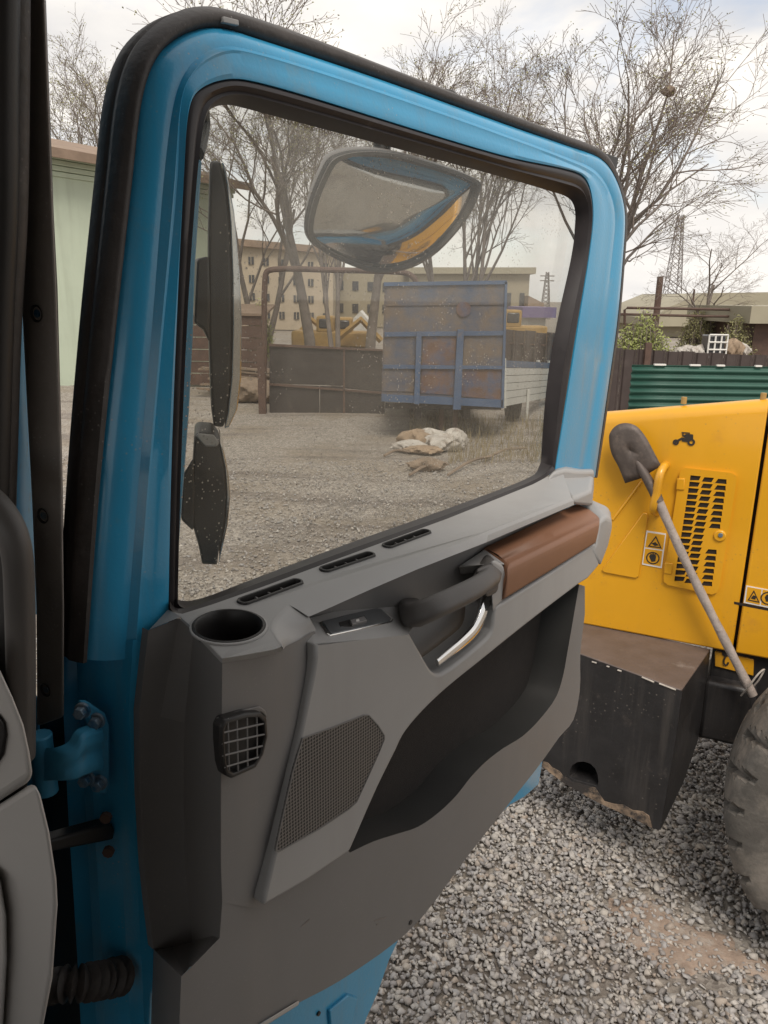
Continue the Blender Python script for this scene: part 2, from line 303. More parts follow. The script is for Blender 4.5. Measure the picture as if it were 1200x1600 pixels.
# ================================================================== GROUND
def ground_mat():
    m = bpy.data.materials.new('gravel_yard'); m.use_nodes = True; t = m.node_tree; b = t.nodes['Principled BSDF']; l = t.links.new
    b.inputs['Roughness'].default_value = .95; b.inputs['Specular IOR Level'].default_value = .2
    co = N(t, 'ShaderNodeTexCoord')
    v1 = N(t, 'ShaderNodeTexVoronoi', Scale=48.0); n1 = N(t, 'ShaderNodeTexNoise', Scale=.55, Detail=8.0, Roughness=.65)
    n2 = N(t, 'ShaderNodeTexNoise', Scale=9.0, Detail=8.0, Roughness=.75)
    mp = N(t, 'ShaderNodeMapping'); mp.inputs['Rotation'].default_value = (0, 0, R(24)); mp.inputs['Scale'].default_value = (.22, 1.5, 1)
    n4 = N(t, 'ShaderNodeTexNoise', Scale=1.1, Detail=5.0)
    for n in (v1, n1, n2): l(co.outputs['Object'], n.inputs['Vector'])
    l(co.outputs['Object'], mp.inputs[0]); l(mp.outputs[0], n4.inputs['Vector'])
    r1 = N(t, 'ShaderNodeValToRGB'); e = r1.color_ramp.elements; e[0].color = (.20, .175, .152, 1); e[1].color = (.46, .42, .37, 1)
    e[0].position = .15; e[1].position = .85; l(v1.outputs['Color'], r1.inputs[0])
    r2 = N(t, 'ShaderNodeValToRGB'); r2.color_ramp.elements[0].position = .46; r2.color_ramp.elements[1].position = .62; l(n1.outputs['Fac'], r2.inputs[0])
    r4 = N(t, 'ShaderNodeValToRGB'); r4.color_ramp.elements[0].position = .52; r4.color_ramp.elements[1].position = .66; l(n4.outputs['Fac'], r4.inputs[0])
    a = N(t, 'ShaderNodeMix'); a.data_type = 'RGBA'; a.inputs[7].default_value = (.27, .225, .175, 1)
    k = N(t, 'ShaderNodeMath'); k.operation = 'MULTIPLY'; k.inputs[1].default_value = .7; l(r2.outputs[0], k.inputs[0])
    l(k.outputs[0], a.inputs[0]); l(r1.outputs[0], a.inputs[6])
    a2 = N(t, 'ShaderNodeMix'); a2.data_type = 'RGBA'; a2.inputs[7].default_value = (.16, .135, .12, 1)
    k2 = N(t, 'ShaderNodeMath'); k2.operation = 'MULTIPLY'; k2.inputs[1].default_value = .6; l(r4.outputs[0], k2.inputs[0])
    l(k2.outputs[0], a2.inputs[0]); l(a.outputs[2], a2.inputs[6])
    c = N(t, 'ShaderNodeMix'); c.data_type = 'RGBA'; c.blend_type = 'MULTIPLY'; c.inputs[0].default_value = .8
    r3 = N(t, 'ShaderNodeValToRGB'); r3.color_ramp.elements[0].color = (.55, .55, .55, 1); r3.color_ramp.elements[1].color = (1.25, 1.25, 1.25, 1)
    r3.color_ramp.elements[0].position = .3; r3.color_ramp.elements[1].position = .7; l(n2.outputs['Fac'], r3.inputs[0])
    l(a2.outputs[2], c.inputs[6]); l(r3.outputs[0], c.inputs[7]); l(c.outputs[2], b.inputs['Base Color'])
    bu = N(t, 'ShaderNodeBump', Strength=.7, Distance=.012); ad = N(t, 'ShaderNodeMath'); ad.operation = 'ADD'
    l(v1.outputs['Distance'], ad.inputs[0]); l(n2.outputs['Fac'], ad.inputs[1]); l(ad.outputs[0], bu.inputs['Height']); l(bu.outputs[0], b.inputs['Normal'])
    return m
g = MB()
xs = list(np.linspace(-14, 14, 57)); ys = list(np.linspace(-6, 22, 57))
g.loft([[(x, y, -.012+.02*math.sin(x*.9+y*.5)*math.cos(y*.7-.3*x)-.015*(1 if abs(x) == 14 or y in (ys[0], ys[-1]) else 0)) for x in xs] for y in ys])
big = MB(); big.poly([(-700, -300, -.06), (700, -300, -.06), (700, 1500, -.06), (-700, 1500, -.06)])
GM = ground_mat()
tag(g.build('ground', GM), kind='structure', label='grey crushed stone yard surface')
tag(big.build('terrain', GM), kind='structure', label='far dusty yard ground reaching the horizon')

# gravel: real stones
def stones(name, n, region, smin, smax, bury, m, seed):
    rg = np.random.default_rng(seed); protos = []
    for k in range(14):
        bm = bmesh.new(); p = rg.normal(size=(11, 3)); p /= np.linalg.norm(p, axis=1)[:, None]; p *= rg.uniform(.75, 1.1, (11, 1)); p *= [1, rg.uniform(.55, .95), rg.uniform(.35, .65)]
        for q in p: bm.verts.new(q)
        r = bmesh.ops.convex_hull(bm, input=bm.verts); 
        loose = [v for v in bm.verts if not v.link_faces]
        for v in loose: bm.verts.remove(v)
        bm.verts.index_update(); bmesh.ops.triangulate(bm, faces=bm.faces)
        protos.append((np.array([v.co[:] for v in bm.verts]), np.array([[v.index for v in f.verts] for f in bm.faces]))); bm.free()
    vs, fs, cs, off = [], [], [], 0
    pts = region(rg, n)
    for (x, y) in pts:
        P, T = protos[rg.integers(14)]
        s = smin+(smax-smin)*rg.beta(1.3, 3.6); s *= 1.5 if rg.uniform() < .035 else 1.; a, b, c = rg.uniform(0, 6.28), rg.normal(0, .32), rg.normal(0, .32)
        Rz = np.array([[math.cos(a), -math.sin(a), 0], [math.sin(a), math.cos(a), 0], [0, 0, 1]])
        Rx = np.array([[1, 0, 0], [0, math.cos(b), -math.sin(b)], [0, math.sin(b), math.cos(b)]])
        Ry = np.array([[math.cos(c), 0, math.sin(c)], [0, 1, 0], [-math.sin(c), 0, math.cos(c)]])
        vs.append((P*s)@(Rz@Rx@Ry).T+[x, y, s*bury+rg.uniform(-.006, .008)]); fs.append(T+off); off += len(P); cs += [rg.uniform()]*len(T)
    vv = np.vstack(vs); ff = np.vstack(fs); me = bpy.data.meshes.new(name)
    me.vertices.add(len(vv)); me.vertices.foreach_set('co', vv.astype(np.float32).ravel())
    me.loops.add(ff.size); me.loops.foreach_set('vertex_index', ff.astype(np.int32).ravel())
    me.polygons.add(len(ff)); me.polygons.foreach_set('loop_start', np.arange(0, ff.size, 3, dtype=np.int32))
    me.update(calc_edges=True); me.validate()
    at_ = me.attributes.new('tone', 'FLOAT', 'FACE'); at_.data.foreach_set('value', np.array(cs, np.float32))
    me.materials.append(m); o = bpy.data.objects.new(name, me); col.objects.link(o); return o
def stone_mat():
    m = bpy.data.materials.new('crushed_stone'); m.use_nodes = True; t = m.node_tree; b = t.nodes['Principled BSDF']; l = t.links.new
    b.inputs['Roughness'].default_value = .92; b.inputs['Specular IOR Level'].default_value = .25
    a = N(t, 'ShaderNodeAttribute'); a.attribute_name = 'tone'; r = N(t, 'ShaderNodeValToRGB'); e = r.color_ramp.elements
    e[0].color = (.25, .23, .215, 1); e[1].color = (.56, .52, .47, 1)
    for p, c in ((.22, (.33, .31, .30)), (.42, (.43, .40, .36)), (.55, (.36, .35, .345)), (.68, (.47, .43, .38)), (.76, (.37, .305, .25)), (.84, (.42, .40, .385))):
        q = e.new(p); q.color = c+(1,)
    l(a.outputs['Fac'], r.inputs[0])
    co = N(t, 'ShaderNodeTexCoord'); n = N(t, 'ShaderNodeTexNoise', Scale=55.0, Detail=5.0); l(co.outputs['Object'], n.inputs['Vector'])
    mr = N(t, 'ShaderNodeMapRange'); mr.inputs['To Min'].default_value = .72; mr.inputs['To Max'].default_value = 1.2; l(n.outputs['Fac'], mr.inputs['Value'])
    # reddish clay soaked into the gravel in an irregular patch
    n5 = N(t, 'ShaderNodeTexNoise', Scale=3.0, Detail=6.0); l(co.outputs['Object'], n5.inputs['Vector'])
    mx = N(t, 'ShaderNodeMix'); mx.data_type = 'RGBA'; mx.blend_type = 'MULTIPLY'; mx.inputs[0].default_value = 1
    l(r.outputs[0], mx.inputs[6]); l(mr.outputs[0], mx.inputs[7])
    rr = N(t, 'ShaderNodeValToRGB'); rr.color_ramp.elements[0].position = .55; rr.color_ramp.elements[1].position = .75; l(n5.outputs['Fac'], rr.inputs[0])
    k = N(t, 'ShaderNodeMath'); k.operation = 'MULTIPLY'; k.inputs[1].default_value = .4; l(rr.outputs[0], k.inputs[0])
    m2 = N(t, 'ShaderNodeMix'); m2.data_type = 'RGBA'; m2.inputs[7].default_value = (.27, .205, .155, 1)
    l(k.outputs[0], m2.inputs[0]); l(mx.outputs[2], m2.inputs[6]); l(m2.outputs[2], b.inputs['Base Color'])
    bu = N(t, 'ShaderNodeBump', Strength=.35, Distance=.004); l(n.outputs['Fac'], bu.inputs['Height']); l(bu.outputs[0], b.inputs['Normal'])
    return m
CLAY0 = HZ(960, 1400, 0); CLAY1 = HZ(1190, 1490, 0); CLAY2 = HZ(1060, 1530, 0)
def in_clay(x, y):
    for (p, q, r) in ((CLAY0, CLAY1, .10), (CLAY2, CLAY1, .16)):
        ab = (q-p)[:2]; t = np.clip(np.dot(np.array([x, y])-p[:2], ab)/np.dot(ab, ab), 0, 1)
        if np.hypot(*(p[:2]+t*ab-[x, y])) < r*(.75+.5*math.sin(x*23+y*31)): return True
    return False
def near(rg, n):
    out = []
    while len(out) < n:
        x, y = rg.uniform(-.6, 2.7), rg.uniform(1.8, 5.0)
        if x < -.25 and y < 3: continue
        if in_clay(x, y) and rg.uniform() < .6: continue
        out.append((x, y))
    return out
def far(rg, n):
    out = []
    while len(out) < n:
        y = 4.6+7.5*rg.uniform()**1.25; x = rg.uniform(-.62*y-.4, .55*y+.3); out.append((x, y))
    return out
SM = stone_mat()
SOIL = mat('trodden_clay', (.30, .225, .175), .95, var=.3, scale=14, bump=.7, bscale=60, c2=(.36, .31, .265), c2pos=(.48, .62), c2scale=9)
dp_ = MB(); rows = []
for f in (0.001, .25, .5, .75, 1.0, 1.15):
    row = []
    for k in range(48):
        a = 2*math.pi*k/48; c_ = (CLAY0+CLAY1+CLAY2)/3; ax_ = nv(CLAY1-CLAY0); ay_ = V([-ax_[1], ax_[0], 0]); q = 1+.22*math.sin(3*a+1)+.13*math.sin(7*a)+.08*math.sin(12*a+2)
        p = c_+f*q*(math.cos(a)*.46*ax_+math.sin(a)*.22*ay_); row.append(V([p[0], p[1], -.004-.05*f**3+.012+.004*math.sin(17*p[0])*math.sin(19*p[1])]))
    rows.append(row)
dp_.loft(rows, True); tag(dp_.build('dirt_patch', SOIL), kind='structure', label='brownish trodden clay patch in the gravel by the tyre')
tag(stones('gravel', 44000, near, .0075, .034, .12, SM, 3), 'loose crushed grey stone covering the near yard', 'gravel', kind='stuff')
tag(stones('far_gravel', 24000, far, .010, .040, .12, SM, 5), 'thinner loose stone scattered further out in the yard', 'gravel', kind='stuff')

# ================================================================== TRUCK
truck = thing('truck', (HG[0], HG[1], 0), 'blue truck cab with its passenger door swung open towards the yard', 'truck')
def loop(keys, ws, k=7):
    ws = ws if hasattr(ws, '__len__') else [ws]*len(keys)
    c = crom([D(x, y, w) for (x, y), w in zip(keys, ws)], 9)
    for _ in range(10): c = [c[0]]+[.25*a+.5*b+.25*d for a, b, d in zip(c, c[1:], c[2:])]+[c[-1]]
    return c
RN = [(105,1030),(122,750),(145,483),(168,267),(183,140),(215,60),(300,9),(400,30),(600,105),(800,181),(885,214),(938,240),(962,330),(958,400),(950,500),(938,600),(915,745)]
L0 = [(134,1030),(155,750),(183,483),(207,267),(223,140),(255,73),(330,41),(400,60),(600,126),(800,198),(895,231),(950,256),(976,325),(973,400),(965,500),(951,600),(930,745)]
CR = [(195,1030),(217,750),(240,483),(257,267),(275,145),(300,98),(345,72),(400,80),(600,143),(800,214),(888,247),(938,272),(962,330),(957,400),(945,500),(930,600),(906,745)]
RI = [(215,1030),(235,750),(258,483),(279,267),(284,150),(306,110),(355,83),(400,89),(600,152),(800,222),(885,254),(932,280),(955,332),(949,400),(937,500),(921,600),(899,745)]
IN = [(262,1030),(267,750),(277,483),(288,267),(296,165),(312,139),(355,123),(400,127),(600,187),(800,247),(885,264),(918,280),(928,330),(921,400),(905,500),(888,610),(866,745)]
GI = [(266,945),(270,750),(281,483),(300,250),(312,192),(322,175),(350,163),(400,174),(600,227),(800,281),(860,299),(891,311),(899,330),(895,390),(873,490),(854,600),(845,722)]
wl0 = [-.03]*10+[-.025, -.02]+[-.014]*5
l0 = loop(L0, wl0); cr = loop(CR, -.012); ri = loop(RI, -.004); inn = loop(IN, 0.)
rn = loop(RN, [-.045]*11+[-.05]+[-.06]*5)
Wb = Wd*1.
door = MB()
mid1 = [p+Wb*.006 for p in lerp(l0, cr, .45)]; mid2 = [p+Wb*.003 for p in lerp(l0, cr, .8)]
lip = [p+Wb*.0035 for p in lerp(ri, cr, .35)]
inn1 = [p+Wb*.002 for p in lerp(ri, inn, .8)]
back = [p-Wb*.012 for p in inn]; backo = [p-Wb*.04 for p in l0]
door.loft([backo, l0, [p+Wb*.004 for p in lerp(l0, cr, .15)], mid1, mid2, cr, lip, ri, [p+Wb*.001 for p in lerp(ri, inn, .4)], inn1, inn, [p-Wb*.006 for p in inn], back])
# lower inner sheet and jamb of the door
yy = [1000, 1060, 1110, 1200, 1300, 1400, 1500, 1600, 1720]
cx = {-.078: [98, 99, 99, 103, 108, 115, 121, 126, 131], -.070: [118, 121, 124, 130, 135, 141, 146, 150, 154], -.052: [131, 135, 138, 143, 148, 155, 160, 164, 168],
      -.030: [160, 168, 172, 180, 188, 193, 198, 203, 208], -.016: [192, 191, 190, 196, 201, 206, 211, 215, 219], -.003: [208, 204, 201, 206, 211, 216, 221, 226, 230], .0: [250, 245, 240, 240, 240, 245, 255, 262, 270]}
door.loft([[D(x, y, w) for x, y in zip(c, yy)] for w, c in cx.items()])
door_o = door.build('door', BLUE, truck, ang=28)
low = MB()
sheet = [(250,1030),(262,985),(300,990),(845,775),(930,760),(926,790),(905,900),(890,1080),(872,1130),(850,1184),(843,1226),(820,1247),(797,1260),(700,1352),(624,1470),(610,1500),(592,1552),(575,1590),(545,1680),(380,1790),(270,1790)]
low.slab([D(x, y, -.002) for x, y in sheet], -Wb*.05)
low.build('inner_sheet', BLUE, door_o, bevel=.006)
em = MB()                                                # pressed rib in the sheet below the trim
em.slab([D(x, y, .004) for x, y in [(515,1580),(545,1555),(560,1560),(548,1620),(520,1640)]], -Wb*.008)
em.build('pressed_rib', BLUE, door_o, bevel=.003)
plug = MB(); plug.cyl(D(497, 1583, -.002), Wb, .004, .003, 10); plug.build('drain_plug', BLK, door_o)
plug = MB(); plug.cyl(D(617, 1503, -.004), Wb, .004, .003, 10); plug.build('drain_plug', BLK, door_o)
# weatherstrip round the door
ws_ = MB()
rm = [p+Wb*.016 for p in lerp(rn, l0, .45)]
far_ring = [p-Wb*.010 for p in rn]
ws_.loft([[p-Wb*.014 for p in far_ring], far_ring, [p-Wb*.010 for p in lerp(rn, l0, .16)], [p+Wb*.004 for p in rn], [p+Wb*.010 for p in lerp(rn, l0, .2)], rm, [p+Wb*.012 for p in lerp(rn, l0, .75)], [p+Wb*.002 for p in l0], [p-Wb*.01 for p in l0]])
ws_.build('weatherstrip', RUB, door_o, ang=60)
tabm = MB(); tabm.slab([D(x, y, -.05) for x, y in [(938,236),(967,246),(964,264),(950,258)]], -Wb*.02); tabm.build('strip_clip', BLK, door_o, bevel=.002)
cl = MB(); cl.slab([D(x, y, -.018) for x, y in [(350,25),(373,31),(374,40),(349,35)]], -Wb*.006); cl.build('strip_patch', GREY, door_o, bevel=.001)
# window gasket and glass
gi = loop(GI, -.03); ga = MB()
ga.loft([[p-Wb*.004 for p in inn], [p+Wb*.003 for p in lerp(inn, gi, .12)], [V(p)+Wb*.009 for p in lerp(inn, gi, .3)], [p+Wb*.010 for p in lerp(inn, gi, .52)], [p+Wb*.016 for p in lerp(inn, gi, .66)], [p+Wb*.012 for p in lerp(inn, gi, .85)], gi])
gb = [(266,925),(274,935),(290,939),(317,934),(400,903),(542,850),(690,798),(775,767),(820,749),(838,738),(845,722)]
gl_ = [(266,950),(272,958),(285,960),(333,945),(410,917),(550,865),(700,810),(785,776),(832,757),(852,746),(868,734)]
r0 = crom([D(x, y, -.03) for x, y in gb], 5); r1 = crom([D(x, y, .012) for x, y in gl_], 5)
ga.loft([r0, [p+Wb*.006 for p in lerp(r0, r1, .25)], [p+Wb*.012+Zd*.002 for p in lerp(r0, r1, .5)], [p-Zd*.001 for p in lerp(r0, r1, .62)], [p+Zd*.004 for p in lerp(r0, r1, .8)], r1])
ga.build('window_gasket', GASK, door_o, ang=50)
go = [D(x, y, -.033) for x, y in [(262,950),(266,700),(275,483),(292,230),(305,175),(330,155),(400,160),(800,268),(895,297),(912,330),(885,495),(866,600),(862,745),(820,765),(540,862),(300,955)]]
gm = MB(); gm.slab(go, -Wb*.004); gm.build('window_glass', GLASS, door_o, smooth=False)

# --- trim panel
zl = D(267, 947, 0)[2]
PA, PB, PC = D(267,947,0), D(893,778,.118), D(347,1029,.136)
def T(x, y): return PL(x, y, PA, PB, PC)
panel = MB()
WB_, W2, WBLK = .135, .118, .140
bul = [(347,1031,WB_),(442,1012,WB_),(449,1050,WB_),(453,1082,WB_),(445,1150,WB_),(433,1200,.134),(400,1293,.131),(347,1410,.124)]
crease = crom([D(*p) for p in bul[1:]], 4)
lef = [D(x, y, w) for x, y, w in [(347,1031,WB_),(346,1150,WB_),(345,1250,.134),(345,1350,.13),(347,1410,.124)]]
panel.poly([lef[0]]+crease+lef[-2:0:-1])
groove = crom([D(x, y, W2) for x, y in [(492,985),(498,1013),(496,1050),(485,1110),(473,1165),(437,1327),(416,1421)]], 4)
gmid = [p+Wb*.002 for p in lerp(crease, groove, .5)]
panel.loft([crease, gmid, groove])
outl = [(905,913),(914,916),(914,960),(907,1020),(906,1080),(896,1125),(874,1152),(847,1190),(800,1250),(727,1343),(660,1433),(620,1471),(529,1534),(467,1567),(404,1601),(340,1650),(281,1690),(280,1600),(283,1526),(300,1510),(343,1466)]
lipc = [(547,1332),(583,1315),(620,1303),(653,1292),(685,1270),(713,1243),(735,1215),(757,1192),(785,1170),(817,1150),(845,1122),(870,1087),(880,1055),(887,1017)]
lipp = crom([D(x, y, W2) for x, y in lipc], 3)
outer = [D(905,913,W2), D(914,916,W2)]+crom([D(x, y, W2) for x, y in outl[2:17]], 3)+[D(x, y, W2) for x, y in outl[17:]]
lowp = [crease[-1], groove[-1], D(434,1345,W2), D(535,1322,W2)]+lipp+outer
panel.poly(lowp)
bo = [p-Wb*.10 for p in outer[:-6]]; panel.loft([outer[:-6], bo])
# hinge-side flank of the panel, turned towards the cab
fr_ = [D(x, y, w) for x, y, w in [(347,1031,WB_),(346,1150,WB_),(345,1250,.134),(345,1350,.13),(347,1410,.124),(343,1466,W2)]]
m1_ = [T(337,1018)-Zd*.004]+[D(x, y, w) for x, y, w in [(334,1150,.118),(333,1250,.116),(333,1350,.112),(334,1405,.106),(332,1462,.10)]]
m2_ = [T(302,982)-Zd*.004]+[D(x, y, w) for x, y, w in [(288,1130,.026),(287,1250,.026),(290,1350,.026),(296,1410,.026),(300,1472,.03)]]
m3_ = [T(280,962)-Zd*.003]+[D(x, y, w) for x, y, w in [(250,1120,.014),(250,1240,.014),(255,1350,.014),(260,1410,.014),(268,1480,.016)]]
m4_ = [D(x, y, w) for x, y, w in [(232,985,.01),(218,1113,.01),(219,1240,.01),(225,1350,.01),(231,1410,.01),(240,1484,.012)]]
m5_ = [p-Wb*.012 for p in m4_]
panel.loft([fr_, m1_, m2_, m3_, m4_, m5_])
bot = [D(x, y, w) for x, y, w in [(343,1466,W2),(332,1462,.10),(300,1472,.03),(268,1480,.016),(240,1484,.012)]]
botl = [D(x, y, w) for x, y, w in [(300,1510,W2),(296,1511,.11),(292,1517,.105),(288,1521,.10),(283,1526,W2)]]
panel.loft([bot, botl])
panel.loft([[D(283,1526,W2), D(280,1600,W2), D(281,1690,W2)], [D(240,1484,.0), D(236,1600,.0), D(240,1720,.0)]])
panel_o = panel.build('door_trim_panel', DGREY, truck, bevel=.004, seg=3, ang=30)

# --- ledge under the window with cup holder and demister slots
zl = D(267, 947, 0)[2]
PA, PB, PC = D(267,947,0), D(893,778,.118), D(347,1029,.136)
def T(x, y): return PL(x, y, PA, PB, PC)
backr = [(262,952),(272,957),(285,959),(333,944),(410,917),(550,865),(700,810),(785,776),(832,757),(855,745)]
frontr = crom([T(x, y) for x, y in [(347,1029),(395,1021),(440,1010),(431,996),(424,983),(428,968),(450,944)]], 5)+[T(x, y) for x, y in [(500,925),(560,904),(650,872),(760,830),(893,778)]]
top_outer = [T(x, y) for x, y in backr]+[T(880,740)]+frontr[::-1]+[T(x, y) for x, y in [(325,1006),(300,980),(282,964)]]
def ring(c, X, Y, r, n=36, r2=None): return [V(c)+r*math.cos(2*math.pi*k/n)*X+(r2 or r)*math.sin(2*math.pi*k/n)*Y for k in range(n)]
Tn = nv(np.cross(PB-PA, PC-PA)); Tn = Tn if Tn[2] > 0 else -Tn
Tx = nv(Ud-Tn*np.dot(Ud, Tn)); Ty = np.cross(Tn, Tx)
cc = T(357, 980); 
_e = [T(306,980), T(410,980), T(357,957), T(357,1005)]
cc = sum(_e)/4; crad = .5*(np.linalg.norm(_e[1]-_e[0])+np.linalg.norm(_e[3]-_e[2]))/2
cup_hole = ring(cc, Tx, Ty, crad)
slots = []
for a, b in (((383,940),(462,911)), ((510,890),(576,868)), ((607,853),(664,832))):
    p, q = T(*a), T(*b); ax = nv(q-p); ay = np.cross(Tn, ax); r = .0072; s = []
    for k in range(9): t = math.pi/2+math.pi*k/8; s.append(p+r*math.cos(t)*ax+r*math.sin(t)*ay)
    for k in range(9): t = -math.pi/2+math.pi*k/8; s.append(q+r*math.cos(t)*ax+r*math.sin(t)*ay)
    slots.append((s, p, q, ax, ay))
led = MB(); led.holed([top_outer, cup_hole]+[s[0] for s in slots])
seamr = [D(x, y, .121) for x, y in [(483,964),(520,948),(580,921),(650,891),(760,848),(897,789)]]
crs = [T(x, y) for x, y in [(450,944),(500,925),(560,904),(650,872),(760,830),(893,778)]]
led.loft([crs, [p+Wb*.003 for p in lerp(crs, seamr, .3)], seamr, [p-Wb*.05 for p in seamr]])
# inner corner where the ledge turns down beside the cup holder
cor_t = crom([T(x, y) for x, y in [(440,1010),(431,996),(424,983),(428,968),(450,944)]], 6)
cor_b = crom([D(x, y, w) for x, y, w in [(443,1014,.135),(456,1000,.127),(464,988,.121),(472,975,.119),(483,964,.119)]], 6)
cor_c = crom([D(x, y, w) for x, y, w in [(443,1014,.135),(457,1008,.130),(470,1002,.126),(482,994,.121),(494,985,.118)]], 6)
lco = MB(); lco.loft([[p-Wb*.004 for p in cor_t], [p+Zd*.0005 for p in cor_t], [p+Wb*.003-Zd*.001 for p in lerp(cor_t, cor_b, .12)], [p-Wb*.001 for p in lerp(cor_t, cor_b, .45)], [p-Wb*.001 for p in lerp(cor_t, cor_b, .75)], cor_b, lerp(cor_b, cor_c, .5), cor_c])
fe = [T(347,1029)]+frontr[:11]; fd = [D(347,1036,.1365), D(395,1029,.1365), D(441,1018,.1365)]
led.loft([[T(347,1029), T(395,1021), T(440,1010)], fd])
led.loft([[T(282,964), T(302,982), T(325,1006), T(347,1029)], [T(282,964)-Zd*.006, T(302,982)-Zd*.006, T(325,1006)-Zd*.006, T(347,1029)-Zd*.006]])
led.poly([T(262,952), T(282,964), D(233,984,.011), D(262,966,.002)])
led_o = led.build('window_ledge', GREY, truck, bevel=.0045, seg=3, ang=44)
lco.build('ledge_corner', GREY, led_o, ang=85)
endp = MB()                                              # raised rear end of the ledge
endp.prism([D(x, y, .115) for x, y in [(893,779),(924,765),(926,792),(897,790)]], [D(x, y, .0) for x, y in [(862,738),(928,737),(928,765),(880,765)]])
endp.prism([D(x, y, .03) for x, y in [(866,736),(884,732),(905,735),(928,735),(927,768),(890,775),(852,752)]], [D(x, y, -.01) for x, y in [(866,732),(884,728),(905,732),(928,732),(927,760),(890,770),(852,750)]])
endp.build('ledge_end', GREY, led_o, bevel=.008, seg=3)
cup = MB(); rows = [ring(cc+Tn*h, Tx, Ty, crad*s) for s, h in ((1.11, .0005), (1.10, .003), (1.03, .0035), (.985, .001), (.96, -.012), (.80, -.060), (.74, -.066), (.0001, -.068))]
cup.loft(rows, True); cup.build('cup_holder', BLK, led_o, ang=40)
rim = MB(); rim.loft([ring(cc+Tn*h, Tx, Ty, crad*s) for s, h in ((1.18, .0004), (1.17, .0022), (1.12, .0028), (1.105, .0015))], True); rim.build('cup_holder_rim', GREY, led_o)
for s, p, q, ax, ay in slots:
    m = MB(); cen = (p+q)/2
    def sc_(f, h): return [cen+ax*np.dot(k-cen, ax)*(1+(f-1)*.16)+ay*np.dot(k-cen, ay)*f+Tn*h for k in s]
    m.loft([sc_(1.35, .0005), sc_(1.25, .003), sc_(.95, .003), sc_(.8, -.002), sc_(.8, -.02)], True); m.poly(sc_(.8, -.018))
    so_ = m.build('demister_slot', BLK, led_o)
    for k in (.25, .5, .75):
        v = MB(); c0 = p+(q-p)*k; v.box(c0-Tn*.008, (ax, ay, Tn), (.002, .014, .012)); v.build('slot_vane', DGREY, led_o)

# --- wall behind the grip, pull block with switch, speaker and pocket
rec = MB()
rec.poly([D(x, y, .078) for x, y in [(470,975),(483,955),(580,912),(650,882),(760,838),(880,785),(890,880),(705,1055),(580,1040),(480,1010)]])
rec.build('recess_wall', DGREY, panel_o)
blk = MB()
_f0, _f2 = D(493,1009,WBLK), D(641,990,WBLK); ftop = [D(484,966,.088)]; ftop.append(PL(617,929,ftop[0],_f0,_f2))
front = [(493,1009),(567,999.5),(641,990),(648,1003),(660,1024),(673,1046),(682,1053),(692,1052),(745,1012),(768,988),(772,962),(774,948),(788,940),(860,895),(927,851),(940,846),(936,884),(918,905),(905,913),(847,957),(800,994),(747,1037),(712,1065),(680,1093),(650,1124),(630,1150),(619,1173),(590,1232),(547,1331),(478,1378),(411,1417),(414,1400),(431,1327),(467,1162),(490,1052),(493,1030)]
_i0, _i1 = front.index((905,913)), front.index((547,1331)); _c0, _c1 = front.index((648,1003)), front.index((774,948))
fp = [D(x, y, WBLK) for x, y in front]
fp = fp[:_c0]+crom(fp[_c0:_c1+1], 3)+fp[_c1+1:_i0]+crom(fp[_i0:_i1+1], 3)+fp[_i1+1:]
_nc = _c0+3*(_c1-_c0)+2; bp = [p-Wb*(.055 if i < _nc else .026) for i, p in enumerate(fp)]
blk.poly(fp); blk.loft([fp+[fp[0]], bp+[bp[0]]])
blk.poly([ftop[0], ftop[1], fp[2], fp[1], fp[0]])
ft2 = [D(633,943,.09)]
blk.poly([ftop[1], PL(634,944,ftop[0],_f0,_f2), PL(648,975,ftop[0],_f0,_f2), fp[2]])
blk.poly([ftop[0], fp[0], bp[0]-Zd*.0])
blk_o = blk.build('armrest_block', GREY, panel_o, bevel=.006, seg=3, ang=30)
# rim round the grip's upper mount
rimb = MB()
rimb.prism([D(x, y, .142) for x, y in [(772,875),(786,884),(791,905),(787,936),(774,948),(770,958),(768,930),(775,912),(774,890),(765,880)]], [D(x, y, .075) for x, y in [(770,872),(786,880),(790,905),(787,934),(772,945),(768,955),(766,930),(772,910),(770,888),(762,878)]])
rimb.prism([D(x, y, w) for x, y, w in [(715,885,.085),(757,857,.085),(790,882,.14),(770,880,.14)]], [D(x, y, w) for x, y, w in [(718,900,.075),(757,866,.075),(790,890,.10),(770,890,.10)]])
rimb.build('grip_surround', GREY, panel_o, bevel=.005, seg=3)
arm = MB()
a_top = [D(757,856,.085), D(902,787,.085)]; 
arm_f = [D(793,884,.146), D(937,814,.146), D(930,851,.146), D(787,939,.146)]
ridge = [D(790,877,.132), D(936,808,.132)]
arm.loft([[a_top[0], lerp([a_top[0]], [a_top[1]], .5)[0], a_top[1]], [p+Zd*.003 for p in lerp([a_top[0]]*1+[(a_top[0]+a_top[1])/2, a_top[1]], [ridge[0], (ridge[0]+ridge[1])/2, ridge[1]], .6)],
          [ridge[0], (ridge[0]+ridge[1])/2, ridge[1]], [arm_f[0], (arm_f[0]+arm_f[1])/2, arm_f[1]], [D(791,905,.150), D(863,864,.150), D(935,830,.150)], [arm_f[3], (arm_f[3]+arm_f[2])/2, arm_f[2]], [p-Wb*.04 for p in (arm_f[3], (arm_f[3]+arm_f[2])/2, arm_f[2])]])
arm.poly([a_top[0], ridge[0], arm_f[0], D(791,905,.150), arm_f[3], arm_f[3]-Wb*.06])
arm.build('padded_armrest', BROWN, panel_o, bevel=.007, seg=4, ang=70)
cap = MB()
cap.prism([D(x, y, .142) for x, y in [(937,813),(948,806),(957,812),(956,826),(950,852),(937,886),(925,860),(931,850)]], [D(x, y, .05) for x, y in [(905,786),(922,779),(948,790),(954,800),(950,840),(940,870),(915,850),(905,830)]])
